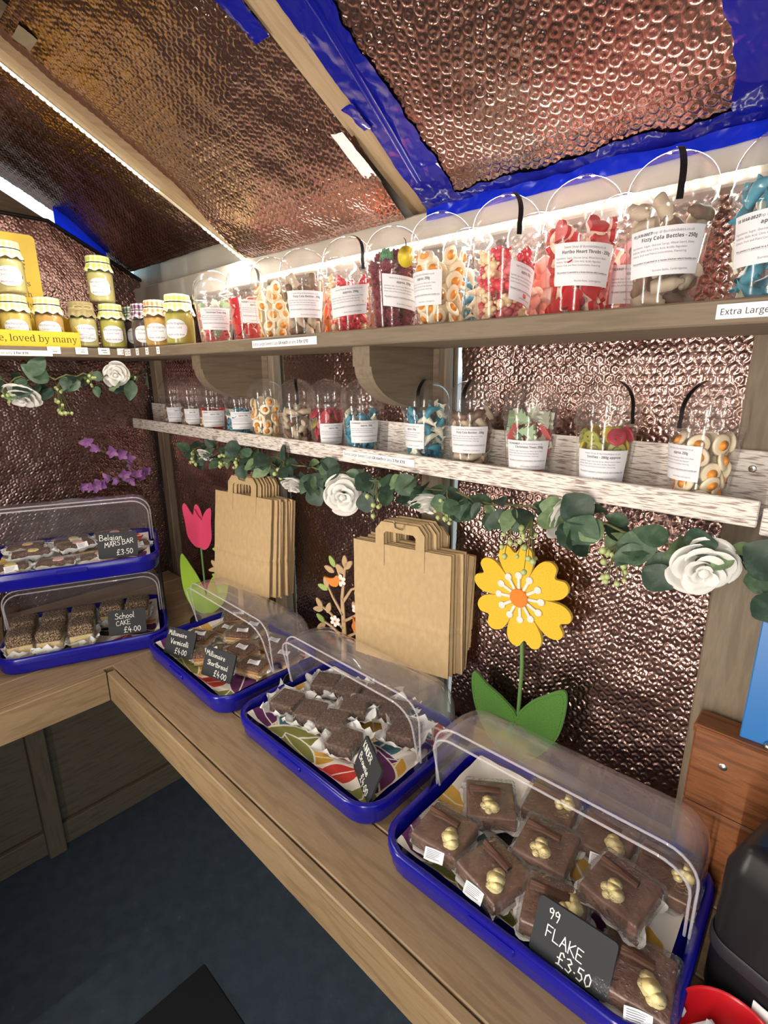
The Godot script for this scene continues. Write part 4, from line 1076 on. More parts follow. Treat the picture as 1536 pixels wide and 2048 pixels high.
	for k in sc.size(): cake("school", C + bs * Vector3(sc[k][0], 0.026, sc[k][1]), ya + rng.randf_range(-0.12, 0.12), "sprinkled school cake in the lower stacked box, " + sc_lab[k], "school cakes in the lower box", k)
	var bc := [[-0.16, 0.085, 0.1, 0.0], [-0.045, 0.09, -0.1, 0.0], [0.06, 0.08, 0.2, 0.0], [-0.115, 0.01, 0.15, 0.012], [0.0, 0.015, 0.35, 0.022], [-0.14, -0.065, 0.0, 0.012], [-0.02, -0.07, 0.2, 0.012], [0.095, -0.06, 0.1, 0.02], [0.15, 0.01, 0.3, 0.0]]
	var bc_lab := ["yellow-buttoned bar slice at the open front, farthest from the sign", "pink-buttoned bar slice at the open front, second along", "peach-buttoned bar slice at the open front, next to the sign", "yellow-buttoned bar slice in the middle row of the upper box", "pink-buttoned bar slice in the middle row behind the sign", "peach-buttoned bar slice at the back, farthest from the sign", "yellow-buttoned bar slice at the back, middle", "pink-buttoned bar slice at the back, behind the sign", "peach-buttoned bar slice at the box end beside the sign"]
	for k in bc.size(): cake("bar", C + Vector3(0, 0.245, 0) + bs * Vector3(bc[k][0], 0.026 + bc[k][3], bc[k][1]), ya + bc[k][2], bc_lab[k], "bar slices in the upper box", k)
	# chalk signs
	var P := 0.046
	chalk_sign(Vector3(1.926, Y + 0.040, 0.400), 0.05, 0.42, "black chalk sign reading 99 FLAKE £3.50", [["99", -0.036, 0.053, 0.014, -0.05], ["FLAKE", -0.034, 0.029, 0.015, -0.08], ["£3.50", -0.014, 0.006, 0.017, -0.05]])
	chalk_sign(Vector3(1.492, Y + 0.036, 0.352), -0.5, 0.40, "black chalk sign reading KINDER Brownie £4.00", [["KINDER", -0.044, 0.052, 0.014, -0.04], ["Brownie", -0.042, 0.029, 0.014, -0.06], ["£4.00", -0.008, 0.006, 0.016, -0.1]])
	chalk_sign(Vector3(0.775, Y + 0.038, 0.372), 0.32, 0.42, "black chalk sign reading Millionaire Vermicelli £4.00", [["Millionaire", -0.046, 0.053, 0.013, 0.0], ["Vermicelli", -0.034, 0.030, 0.014, 0.0], ["£4.00", -0.012, 0.006, 0.016, 0.0]])
	chalk_sign(Vector3(0.958, Y + 0.038, 0.358), 0.26, 0.42, "black chalk sign reading Millionaire Shortbread £4.00", [["Millionaire", -0.047, 0.053, 0.013, -0.05], ["Shortbread", -0.038, 0.030, 0.013, -0.03], ["£4.00", -0.008, 0.006, 0.016, -0.05]])
	chalk_sign(C + bs * Vector3(0.115, 0.245 + 0.048, 0.125), ya - 0.12, 0.35, "black chalk sign reading Belgian MARS BAR £3.50", [["Belgian", -0.046, 0.052, 0.016, 0.0], ["MARS BAR", -0.034, 0.031, 0.014, 0.12], ["£3.50", -0.004, 0.007, 0.016, 0.05]])
	chalk_sign(C + bs * Vector3(0.110, 0.046, 0.118), ya - 0.12, 0.35, "black chalk sign reading School CAKE £4.00", [["School", -0.032, 0.048, 0.017, 0.02], ["CAKE", -0.030, 0.028, 0.014, 0.06], ["£4.00", -0.010, 0.006, 0.017, 0.0]])

# ---- jars of curd -----------------------------------------------------------
func gingham(key: String, c: Color, back := Color8(244, 240, 226)) -> StandardMaterial3D:
	if M.has(key): return M[key]
	var im := Image.create(192, 48, false, Image.FORMAT_RGB8)
	for y in 48:
		for x in 192:
			var a := int(x / 6) % 2; var b := int(y / 5) % 2
			im.set_pixel(x, y, back if a + b == 0 else (c if a + b == 2 else back.lerp(c, 0.5)))
	var m := print_mat(key, im, 0.85)
	m.rim_enabled = true; m.rim = 0.3
	return m

func oval_label(key: String, name: String) -> StandardMaterial3D:
	if M.has(key): return M[key]
	var im := Image.create(256, 192, false, Image.FORMAT_RGB8); im.fill(Color(0.90, 0.90, 0.93))
	print_text(im, "Mrs Darlington's", 128, 52, 27, Color(0.2, 0.2, 0.25), font_s, true, 0.2)
	var ln := name.split("|")
	for k in ln.size(): print_text(im, ln[k], 128, 92 + 26 * k, 25, Color(0.4, 0.38, 0.4), font_s, true)
	print_text(im, "Made with love", 128, 160, 24, Color(0.22, 0.22, 0.27), font_s, true, 0.2)
	return print_mat(key, im, 0.5)

func jar(at: Vector3, curd: Color, cloth: StandardMaterial3D, flavour: String, turn: float, label: String, twine := false) -> void:
	var face := atan2(2.1 - at.x, 0.93 - at.z) + turn
	var t := thing("curd_jar", label, "jar", at, Basis(), "small jars on the shelf")
	if not M.has("jar_glass"):
		clear("jar_glass", Color(1, 1, 1, 0.03), 0.16)
		M.jar_mesh = S.new().lathe([Vector2(0, 0.001), Vector2(0.030, 0.0), Vector2(0.0345, 0.003), Vector2(0.0358, 0.008), Vector2(0.0358, 0.072), Vector2(0.0345, 0.082), Vector2(0.031, 0.088), Vector2(0.0295, 0.092), Vector2(0.0295, 0.102)], 32).mesh()
		M.curd_mesh = S.new().lathe([Vector2(0, 0.004), Vector2(0.030, 0.004), Vector2(0.0335, 0.007), Vector2(0.0345, 0.011), Vector2(0.0345, 0.072), Vector2(0.0335, 0.080), Vector2(0.030, 0.086), Vector2(0, 0.087)], 32).mesh()
		var rows := []
		for g in [[0.001, 0.131, 0.0], [0.020, 0.131, 0.0], [0.031, 0.1285, 0.0], [0.0325, 0.124, 0.2], [0.0325, 0.112, 0.3], [0.0315, 0.110, 0.1], [0.0325, 0.108, 0.3], [0.0355, 0.098, 1.0], [0.0385, 0.088, 1.8]]:
			var row := PackedVector3Array()
			for j in 64:
				var a := TAU * j / 64.0
				var r: float = g[0] + g[2] * 0.0012 * (sin(a * 13.0) + 0.5 * sin(a * 7.0 + 1.0)); var y: float = g[1] - g[2] * 0.0016 * sin(a * 9.0 + 2.0)
				row.append(Vector3(r * cos(a), y, r * sin(a)))
			rows.append(row)
		M.cap_mesh = S.new().grid(rows, true).mesh()
		M.band_mesh = S.new().lathe([Vector2(0.0318, 0.1085), Vector2(0.0332, 0.1095), Vector2(0.0332, 0.1108), Vector2(0.0318, 0.1118)], 28).mesh()
		rows = []
		for i in 7:
			var row := PackedVector3Array()
			for j in 13:
				var u := j / 12.0 * 2 - 1
				var y := 0.042 + 0.0245 * (i / 6.0 * 2 - 1) * sqrt(maxf(0.0, 1 - pow(absf(u), 2.3)))
				var a := u * 0.92
				row.append(Vector3(sin(a) * 0.0365, y, cos(a) * 0.0365))
			rows.append(row)
		var ov := S.new().grid(rows, false, Vector3.BACK)
		for k in ov.v.size():
			ov.uv[k] = Vector2(0.5 + 0.5 * atan2(ov.v[k].x, ov.v[k].z) / 0.92, 0.5 - 0.5 * (ov.v[k].y - 0.042) / 0.0245)
		M.oval_mesh = ov.mesh()
		plain("twine", Color8(206, 184, 140), 0.9)
	part("glass", M.jar_mesh, M.jar_glass, t)
	part("curd", M.curd_mesh, plain("curd_" + curd.to_html(), curd, 0.4), t)
	part("cloth_cap", M.cap_mesh, cloth, t)
	part("band", M.band_mesh, M.twine if twine else M.ribbon, t)
	if twine:
		var bow := S.new()
		for s in [-1, 1]:
			var p := []
			for k in 9:
				var a := PI * k / 8.0 * 1.9
				p.append(Vector3(s * (0.012 - 0.012 * cos(a)), 0.112 + 0.006 * sin(a), 0.034))
			bow.tube(p, 0.0009, 5)
		part("bow", bow, M.twine, t, Transform3D(yrot(face), Vector3.ZERO))
	part("label", M.oval_mesh, oval_label("oval_" + flavour, flavour), t, Transform3D(yrot(face), Vector3.ZERO))

func build_jars() -> void:
	var Y := 1.892
	var ye := gingham("check_yellow", Color8(206, 208, 96)); var cr := gingham("check_cream", Color8(226, 206, 130)); var gr := gingham("check_lime", Color8(196, 214, 92)); var pu := gingham("check_purple", Color8(74, 36, 84)); var dg := gingham("check_green", Color8(62, 92, 84)); var orr := gingham("check_orange", Color8(232, 132, 84)); var he := gingham("hessian", Color8(150, 136, 92), Color8(160, 148, 108))
	var lime := Color8(172, 166, 66); var lemon := Color8(196, 176, 82); var ginger := Color8(192, 150, 70); var dark := Color8(52, 24, 26); var pale := Color8(186, 178, 110)
	jar(Vector3(0.352, Y, 0.272), lime, ye, "Lime Curd", 0.0, "jar of lime curd with yellow check cap under a stacked jar")
	jar(Vector3(0.340, Y + 0.1315, 0.285), pale, gr, "Lemon Curd", -0.1, "lemon curd jar stacked on top of the lime curd jar")
	jar(Vector3(0.348, Y, 0.352), pale, he, "Cosy|Lemon Curd|Special", 0.15, "lemon curd jar with hessian cap and twine bow", true)
	jar(Vector3(0.330, Y, 0.192), dark, dg, "Fig Curd", 0.0, "dark jar with green check cap at the shelf corner")
	jar(Vector3(0.424, Y, 0.206), dark, pu, "Damson Curd", 0.0, "dark jar with purple check cap at the shelf corner")
	jar(Vector3(0.528, Y, 0.212), ginger, orr, "Orange Curd", -0.15, "amber curd jar with orange check cap")
	jar(Vector3(0.602, Y, 0.176), pale, cr, "Passion Curd", 0.1, "pale curd jar with cream check cap beside the orange-capped one")
	jar(Vector3(0.682, Y, 0.222), lime, gr, "Peach Curd", -0.35, "last green curd jar beside the sweet cups, lime check cap")
	# yellow display box with raised back card
	var yel := plain("box_yellow", Color8(222, 190, 52), 0.5)
	var t := thing("display_box", "yellow card display box with lettered lip on the left shelf", "display box", Vector3(0.318, Y, 0.56))
	part("floor_card", S.new().box(Vector3(0, 0.0015, 0), Vector3(0.146, 0.003, 0.36)), yel, t)
	part("front_lip", S.new().box(Vector3(0.072, 0.021, 0), Vector3(0.002, 0.042, 0.36)), yel, t)
	for s in [-1, 1]: part("side_card", S.new().slab(PackedVector2Array([Vector2(-0.072, 0), Vector2(0.073, 0), Vector2(0.073, 0.042), Vector2(0.03, 0.075), Vector2(-0.072, 0.10)]), -0.001, 0.001, Transform3D(Basis(), Vector3(0, 0, s * 0.179))), yel, t)
	var im := Image.create(1024, 116, false, Image.FORMAT_RGB8); im.fill(Color8(222, 190, 52))
	print_text(im, "Made with love, loved by many", 512, 80, 66, Color8(58, 44, 20), font_s, true)
	var q := S.new(); q.quad(Vector3(0.0735, 0.001, 0.18), Vector3(0.0735, 0.001, -0.18), Vector3(0.0735, 0.042, -0.18), Vector3(0.0735, 0.042, 0.18), Vector3.RIGHT)
	part("print", q, print_mat("lip_print", im, 0.5), t)
	var card := PackedVector2Array()
	for p in rrect(0.28, 0.31, 0.012, 4): card.append(p + Vector2(0, 0.155))
	var tb := Transform3D(Basis(Vector3(0, 0, -1), Vector3.UP, Vector3(1, 0, 0)), Vector3(-0.0735, 0, -0.005))
	part("back_card", S.new().slab(card, -0.0012, 0.0012, tb), yel, t)
	im = Image.create(560, 620, false, Image.FORMAT_RGB8); im.fill(Color8(222, 190, 52))
	var ink := Color8(58, 44, 20)
	print_text(im, "Mrs Darlington's", 512 - text_width("Mrs Darlington's", 76, font_s), 190, 76, ink, font_s, false, 0.25)
	var rows := [["over 40 years", 280], ["on the farm, which", 345], ["we sell locally", 410], ["from the", 475]]
	for r in rows: print_text(im, r[0], 530 - text_width(r[0], 44, font_s), r[1], 44, ink, font_s)
	q = S.new()
	for p in [[-0.126, 0.02], [0.126, 0.02], [0.126, 0.30], [-0.126, 0.30]]: q.vert(tb * Vector3(p[0], p[1], 0.0016), Vector3.RIGHT, Vector2(0.5 + p[0] / 0.252, 1.0 - (p[1] - 0.02) / 0.28))
	q.tri(0, 1, 2); q.tri(0, 2, 3)
	part("print", q, print_mat("card_print", im, 0.5), t)
	for k in 3:
		jar(Vector3(0.350, Y + 0.003, 0.440 + 0.080 * k), [ginger, lemon, lemon][k], cr, ["Ginger Curd", "Passionfruit|& Lemon Curd", "Lemon Curd"][k], 0.0, ["ginger curd jar in the yellow box, cream check cap", "lemon curd jar in the yellow box under a stacked jar", "lemon curd jar at the far end of the yellow box"][k])
	jar(Vector3(0.348, Y + 0.1345, 0.515), pale, cr, "Lemon Curd", 0.0, "pale curd jar stacked in front of the yellow card")

# ---- artificial flowers -----------------------------------------------------
func petal(a: float, w: float, prof: Array, curl: float, sd: float) -> S:
	# prof: [radius, height] from base to tip along the petal
	var rows := []; var n := prof.size() - 1
	for i in 11:
		var v := i / 10.0
		var row := PackedVector3Array()
		for j in 11:
			var u := j / 10.0 * 2 - 1
			var ve := v * (1.0 - 0.22 * pow(absf(u), 2.5))
			var f := ve * n; var k := mini(int(f), n - 1)
			var pr: float = lerpf(prof[k][0], prof[k + 1][0], f - k); var pz: float = lerpf(prof[k][1], prof[k + 1][1], f - k)
			var hw := w * (0.4 + 0.6 * sin(PI * 0.5 * minf(1.0, v * 1.6 + 0.1)))
			var th := a + u * hw / maxf(pr, 0.30)
			var r := maxf(pr + curl * u * u * v - 0.08 * u * u, 0.02)
			var z := pz + 0.06 * fn.get_noise_2d(u * 90 + sd * 31.0, v * 120 + sd * 57.0) - 0.06 * u * u * v
			row.append(Vector3(cos(th) * r, sin(th) * r, z))
		rows.append(row)
	return S.new().grid(rows, false, Vector3(-cos(a), -sin(a), 1.0))

var rose_parts := []

func rose(parent: Node, at: Vector3, face: Vector3, size: float, spin: float) -> void:
	if rose_parts.is_empty():
		var k := 0
		for ring in [[5, 0.76, [[0.15, -0.40], [0.60, -0.30], [0.88, -0.06], [1.0, 0.08], [1.10, 0.03]], 0.06], [5, 0.62, [[0.12, -0.35], [0.45, -0.15], [0.58, 0.10], [0.70, 0.24], [0.90, 0.26]], 0.06], [4, 0.52, [[0.10, -0.30], [0.28, 0.0], [0.36, 0.28], [0.46, 0.42], [0.68, 0.46]], 0.04], [3, 0.40, [[0.05, -0.2], [0.16, 0.10], [0.20, 0.40], [0.25, 0.55], [0.40, 0.60]], 0.02]]:
			for j in ring[0]:
				var pf := []
				for q in ring[2]: pf.append([q[0] * (1.0 + 0.10 * sin(j * 2.7 + k)), q[1] + 0.07 * sin(j * 4.1 + k * 1.7) * q[0]])
				rose_parts.append(petal(TAU * j / ring[0] + k * 0.5 + 0.2 * sin(j * 5.0), ring[1], pf, ring[3], k * 3.0 + j).mesh())
			k += 1
	face = face.normalized()
	var xx := (Vector3.UP if absf(face.y) < 0.9 else Vector3.RIGHT).cross(face).normalized()
	var bs := Basis(xx, face.cross(xx), face) * Basis(Vector3.BACK, spin)
	var r := Node3D.new(); r.name = "rose"; parent.add_child(r, true)
	r.transform = Transform3D(bs.scaled(Vector3.ONE * size / 2.0), at)
	for m in rose_parts: part("petal", m, M.rose_white, r)
	part("bud", S.new().ball(Vector3(0, 0, 0.40), Vector3(0.17, 0.17, 0.20), 12, 8), M.rose_white, r)
	part("calyx", S.new().ball(Vector3(0, 0, -0.45), Vector3(0.3, 0.3, 0.22), 10, 6), M.leaf_mid, r)

func leaf_mesh(l: float, w: float, fold: float, droop: float, blunt: float) -> S:
	var rows := []
	for i in 9:
		var v := i / 8.0
		var hw := w / 2 * pow(sin(PI * pow(clampf(v, 0.02, 0.985), blunt)), 0.75)
		var row := PackedVector3Array()
		for j in 5:
			var u := j / 4.0 * 2 - 1
			row.append(Vector3(u * hw, v * l, fold * absf(u) * hw - droop * v * v * l))
		rows.append(row)
	return S.new().grid(rows, false, Vector3.BACK)

func garland(label: String, path: Array, leaves: int, spread: float, sd: int, hang: float) -> Node3D:
	var t := thing("rose_garland", label, "garland")
	var r := RandomNumberGenerator.new(); r.seed = sd
	if not M.has("rose_white"):
		var rw := plain("rose_white", Color8(246, 244, 241), 0.7); rw.backlight_enabled = true; rw.backlight = Color(0.7, 0.7, 0.7)
		for c in [["leaf_dark", Color8(44, 66, 54)], ["leaf_mid", Color8(66, 92, 70)], ["leaf_pale", Color8(112, 136, 98)]]:
			var tx := noise_tex(0.03, [[0.0, c[1].darkened(0.15)], [0.6, c[1]], [1.0, c[1].lightened(0.15)]], 61, 128)
			var m := textured(c[0], tx, Vector3(14, 14, 14), 0.5); m.backlight_enabled = true; m.backlight = Color(0.2, 0.28, 0.15)
		plain("berry_pale", Color8(178, 190, 130), 0.5); plain("vine", Color8(96, 98, 60), 0.7)
		M.leaf_meshes = [leaf_mesh(0.046, 0.044, 0.18, 0.12, 1.0).mesh(), leaf_mesh(0.055, 0.036, 0.3, 0.2, 0.85).mesh(), leaf_mesh(0.034, 0.022, 0.35, 0.15, 0.8).mesh()]
	var cv := Curve3D.new()
	for p in path: cv.add_point(p)
	var L := cv.get_baked_length(); var pts := []
	for k in 40:
		var p := cv.sample_baked(L * k / 39.0)
		pts.append(p + Vector3(fn.get_noise_1d(k * 40.0 + sd), fn.get_noise_1d(k * 55.0 + sd * 3), 0) * 0.02)
	part("vine", S.new().tube(pts, 0.0022, 6), M.vine, t)
	for k in leaves:
		var p := cv.sample_baked(L * (k + r.randf()) / leaves) + Vector3(r.randf_range(-0.02, 0.02), r.randf_range(-hang, 0.015), r.randf_range(-spread, spread))
		var dirn := Vector3(r.randf_range(-1, 1), r.randf_range(-0.9, 0.35), r.randf_range(-0.25, 0.9)).normalized()
		var nrm := (Vector3(0.6, 0.5, 0.7) + Vector3(r.randf_range(-0.7, 0.7), r.randf_range(-0.6, 0.6), r.randf_range(-0.5, 0.5))).normalized()
		var xx := dirn.cross(nrm).normalized()
		var q := r.randi() % 5
		part("leaf", M.leaf_meshes[0 if q < 3 else q - 2], [M.leaf_dark, M.leaf_dark, M.leaf_mid, M.leaf_mid, M.leaf_pale][r.randi() % 5], t, Transform3D(Basis(xx, dirn, xx.cross(dirn)).scaled(Vector3.ONE * r.randf_range(0.75, 1.1)), p))
	return t

func berries(t: Node, at: Vector3, n: int, drop: float, sd: int) -> void:
	var r := RandomNumberGenerator.new(); r.seed = sd
	var b := S.new(); var st := S.new()
	for k in n:
		var e := Vector3(r.randf_range(-0.022, 0.022), -drop * r.randf_range(0.2, 1.0), r.randf_range(-0.012, 0.02))
		var rad := r.randf_range(0.0036, 0.0062)
		b.ball(at + e, Vector3.ONE * rad, 8, 6)
		if k % 2 == 0: b.ball(at + e + Vector3(0, -rad, 0), Vector3.ONE * rad * 0.35, 5, 4)
		st.tube([at, at + e * 0.5 + Vector3(0, -0.002, 0.004), at + e], 0.0008, 4)
	part("berry_cluster", b, M.berry_pale, t).set_meta("kind", "stuff")
	part("sprig", st, M.vine, t)

func build_garlands() -> void:
	var t := garland("white rose and eucalyptus garland hanging under the rustic ledge", [Vector3(0.47, 1.585, 0.118), Vector3(0.8, 1.600, 0.125), Vector3(1.1, 1.592, 0.125), Vector3(1.4, 1.60, 0.125), Vector3(1.7, 1.592, 0.125), Vector3(1.95, 1.578, 0.125), Vector3(2.06, 1.575, 0.122)], 155, 0.022, 7, 0.03)
	var toC := Vector3(0.6, 0.1, 0.8)
	rose(t, Vector3(1.035, 1.545, 0.135), Vector3(0.2, -0.8, 0.5), 0.066, 0.3)
	rose(t, Vector3(1.228, 1.548, 0.140), Vector3(0.7, -0.15, 0.75), 0.090, 0.9)
	rose(t, Vector3(1.470, 1.570, 0.135), Vector3(0.3, -1.0, 0.4), 0.074, 0.1)
	rose(t, Vector3(1.750, 1.592, 0.125), Vector3(0.9, -0.3, 0.2), 0.075, 0.5)
	rose(t, Vector3(1.958, 1.560, 0.140), Vector3(0.35, -0.25, 0.9), 0.084, 0.2)
	rose(t, Vector3(0.59, 1.575, 0.130), Vector3(0.2, -0.8, 0.6), 0.055, 1.0)
	var B := [[0.530, 1.590, 16, 0.05], [0.70, 1.60, 12, 0.05], [0.79, 1.60, 12, 0.06], [1.0, 1.60, 12, 0.06], [1.33, 1.60, 8, 0.09], [1.52, 1.605, 16, 0.07], [1.665, 1.59, 14, 0.09], [1.845, 1.57, 12, 0.07], [1.70, 1.585, 12, 0.10]]
	for k in B.size(): berries(t, Vector3(B[k][0], B[k][1], 0.135), B[k][2], B[k][3], 300 + k)
	# big round leaves near the last roses, as placed
	for q in [[1.800, 1.612, -0.4, 1.25, 0], [1.775, 1.575, 0.3, 1.3, 1], [1.845, 1.585, 0.9, 1.2, 1], [1.885, 1.560, 1.5, 1.0, 0], [2.055, 1.595, -0.6, 1.3, 0], [2.06, 1.57, -2.2, 1.2, 0], [1.44, 1.600, -0.3, 1.1, 1], [1.30, 1.585, 2.6, 1.0, 0], [1.12, 1.575, 2.2, 1.2, 0]]:
		var nrm := Vector3(0.5, 0.2, 0.85).normalized(); var dirn := Vector3(sin(q[2]), cos(q[2]) - 0.5, 0.1).normalized(); var xx := dirn.cross(nrm).normalized()
		part("leaf", M.leaf_meshes[0], [M.leaf_dark, M.leaf_mid][q[4]], t, Transform3D(Basis(xx, dirn, xx.cross(dirn)).scaled(Vector3.ONE * q[3]), Vector3(q[0], q[1] - 0.02, 0.145)))
	t = garland("white rose garland hanging under the left shelf of jars", [Vector3(0.385, 1.818, 0.20), Vector3(0.39, 1.813, 0.40), Vector3(0.385, 1.803, 0.60), Vector3(0.38, 1.808, 0.80)], 38, 0.03, 17, 0.03)
	rose(t, Vector3(0.395, 1.818, 0.296), Vector3(0.9, -0.2, 0.45), 0.072, 0.2)
	rose(t, Vector3(0.395, 1.765, 0.545), Vector3(0.5, -0.8, 0.4), 0.088, 1.1)
	for q in [[0.245, 1.825, 10, 0.03], [0.36, 1.83, 12, 0.05], [0.450, 1.80, 18, 0.09], [0.58, 1.79, 10, 0.05]]: berries(t, Vector3(0.395, q[1], q[0]), q[2], q[3], int(q[0] * 1000))
	for q in [[0.255, 1.80, 2.9, 1.1], [0.48, 1.80, 0.9, 1.3], [0.52, 1.815, -0.6, 1.2], [0.40, 1.80, 2.0, 1.0]]:
		var dirn := Vector3(0.1, cos(q[2]), sin(q[2])).normalized(); var nrm := Vector3(0.95, 0.2, 0.3).normalized(); var xx := dirn.cross(nrm).normalized()
		part("leaf", M.leaf_meshes[1], M.leaf_mid, t, Transform3D(Basis(xx, dirn, xx.cross(dirn)).scaled(Vector3.ONE * q[3]), Vector3(0.40, q[1], q[0])))
	# orchid spray behind the stacked boxes
	var pur := plain("orchid", Color8(158, 108, 164), 0.6); pur.backlight_enabled = true; pur.backlight = Color(0.4, 0.25, 0.4)
	var pur2 := plain("orchid_deep", Color8(132, 84, 146), 0.6); pur2.backlight_enabled = true; pur2.backlight = Color(0.35, 0.2, 0.38)
	var pm := leaf_mesh(0.027, 0.019, 0.5, -0.25, 0.85).mesh()
	var sp := [["purple orchid spray arching low behind the stacked boxes", [Vector3(0.16, 1.45, 0.14), Vector3(0.25, 1.475, 0.19), Vector3(0.29, 1.485, 0.30), Vector3(0.30, 1.475, 0.42)], 11], ["thin purple orchid spray rising above the other spray", [Vector3(0.18, 1.46, 0.17), Vector3(0.27, 1.54, 0.26), Vector3(0.30, 1.58, 0.33), Vector3(0.30, 1.61, 0.38)], 6]]
	var r := RandomNumberGenerator.new(); r.seed = 99
	for s in sp:
		var o := thing("orchid_spray", s[0], "flowers", Vector3.ZERO, Basis(), "purple orchid sprays")
		var cv := Curve3D.new()
		for p in s[1]: cv.add_point(p)
		var pts := []
		for k in 12: pts.append(cv.sample_baked(cv.get_baked_length() * k / 11.0))
		pts.push_front(Vector3(0.12, 1.02, 0.12 if s[2] > 8 else 0.17))
		part("stem", S.new().tube(pts, 0.0016, 6), M.vine, o)
		for k in s[2]:
			var p := cv.sample_baked(cv.get_baked_length() * (0.3 + 0.7 * k / float(s[2] - 1)))
			var f := Node3D.new(); f.name = "blossom"; o.add_child(f, true)
			f.position = p + Vector3(0.01, r.randf_range(-0.012, 0.012), r.randf_range(-0.008, 0.008))
			f.basis = Basis(Vector3(r.randf(), r.randf(), r.randf()).normalized(), r.randf_range(-1.1, 1.1)) * Basis(Vector3.UP, 1.1)
			for j in 5:
				var a := TAU * j / 5.0 + r.randf() * 0.3
				part("petal", pm, pur if j % 2 else pur2, f, Transform3D(Basis(Vector3(cos(a), sin(a), 0), Vector3(-sin(a), cos(a), 0.25).normalized(), Vector3.BACK).orthonormalized().scaled(Vector3.ONE * r.randf_range(0.55, 1.0)), Vector3.ZERO))

# ---- paper bags, felt ornaments ----------------------------------------------
func build_bags() -> void:
	var kraft := textured("kraft", noise_tex(0.03, [[0.0, Color8(180, 152, 114)], [0.5, Color8(186, 158, 119)], [1.0, Color8(192, 165, 126)]], 71, 256), Vector3(8, 4, 8), 0.8)
	var W := 0.248; var H := 0.292
	var front := S.new()
	var rows := []
	for i in 49:
		var row := PackedVector3Array()
		for j in 9:
			var u := j / 8.0 * 2 - 1; var v := i / 48.0
			var z := 0.0016 * (1 - u * u) + 0.0012 * fn.get_noise_2d(u * 120, v * 240) + 0.0022 * exp(-pow((v - 0.36) / 0.03, 2.0)) - 0.003 * exp(-pow((v - 0.345) / 0.014, 2.0))
			row.append(Vector3(u * W / 2, -H * (1 - v), z + 0.0035))
		rows.append(row)
	front.grid(rows, false, Vector3.BACK)
	front.box(Vector3(0, -H / 2, 0.0008), Vector3(W, H, 0.0028))
	front.box(Vector3(0, -H + 0.045, -0.0012), Vector3(W * 0.98, 0.088, 0.0012))
	var fm := front.mesh()
	var hp := PackedVector2Array([Vector2(-0.062, -0.05), Vector2(-0.062, 0.034), Vector2(-0.046, 0.054), Vector2(0.046, 0.054), Vector2(0.062, 0.034), Vector2(0.062, -0.05), Vector2(0.040, -0.05), Vector2(0.040, 0.026), Vector2(0.034, 0.032), Vector2(-0.034, 0.032), Vector2(-0.040, 0.026), Vector2(-0.040, -0.05)])
	var hm := S.new().slab(hp, 0.0, 0.001).mesh()
	for g in [[Vector3(0.757, 1.470, 0.112), 0.16, -0.12, 8, "brown paper bag on the hook beside the pink tulip, counted from outside", "paper bags beside the tulip"], [Vector3(1.372, 1.446, 0.104), 0.20, 0.0, 8, "brown paper bag on the hook beside the yellow flower, counted from outside", "paper bags beside the yellow flower"]]:
		for k in g[3]:
			var p: Vector3 = g[0] + Vector3(0.004 * k + rng.randf_range(-0.004, 0.005), rng.randf_range(-0.008, 0.006) if k else 0.0, -0.0085 * k)
			var slip := 0.0 if k < 5 else 0.05
			var t := thing("paper_bag", ["outermost", "second", "third", "fourth", "fifth", "sixth", "seventh", "last"][k] + " " + g[4], "bag", p, yrot(g[1] + rng.randf_range(-0.03, 0.03)) * Basis(Vector3.RIGHT, g[2] + 0.012 * k) * Basis(Vector3.BACK, (rng.randf_range(-0.012, 0.012) if k else 0.0) - slip), g[5])
			part("body", fm, kraft, t)
			part("handle", hm, kraft, t, Transform3D(Basis(), Vector3(0, 0, 0.005)))
			if k < 5: part("handle", hm, kraft, t, Transform3D(Basis(), Vector3(0.004, 0.003, -0.0022)))
		var hk := []
		for k in 9: hk.append(Vector3(g[0].x + 0.01, g[0].y + 0.052 - 0.014 * sin(PI * k / 8.0), 0.045 + 0.085 * k / 8.0))
		hk.append(hk[8] + Vector3(0, 0.014, 0.004))
		single("wall_hook", S.new().tube(hk, 0.0022, 8), M.steel, "small steel hook holding the paper bags " + g[5].substr(11), "hook")

func smooth_outline(p: Array, n := 6) -> PackedVector2Array:
	var out := PackedVector2Array(); var m := p.size()
	for k in m:
		for j in n:
			out.append(Vector2(p[k][0], p[k][1]).cubic_interpolate(Vector2(p[(k + 1) % m][0], p[(k + 1) % m][1]), Vector2(p[(k - 1 + m) % m][0], p[(k - 1 + m) % m][1]), Vector2(p[(k + 2) % m][0], p[(k + 2) % m][1]), j / float(n)))
	return out

func felt(key: String, c: Color) -> StandardMaterial3D:
	var tx := noise_tex(0.2, [[0.0, c.darkened(0.1)], [0.5, c], [1.0, c.lightened(0.08)]], 81, 128, 0.0, 2)
	var m := textured(key, tx, Vector3(12, 12, 12), 0.95); m.rim_enabled = true; m.rim = 0.4
	return m

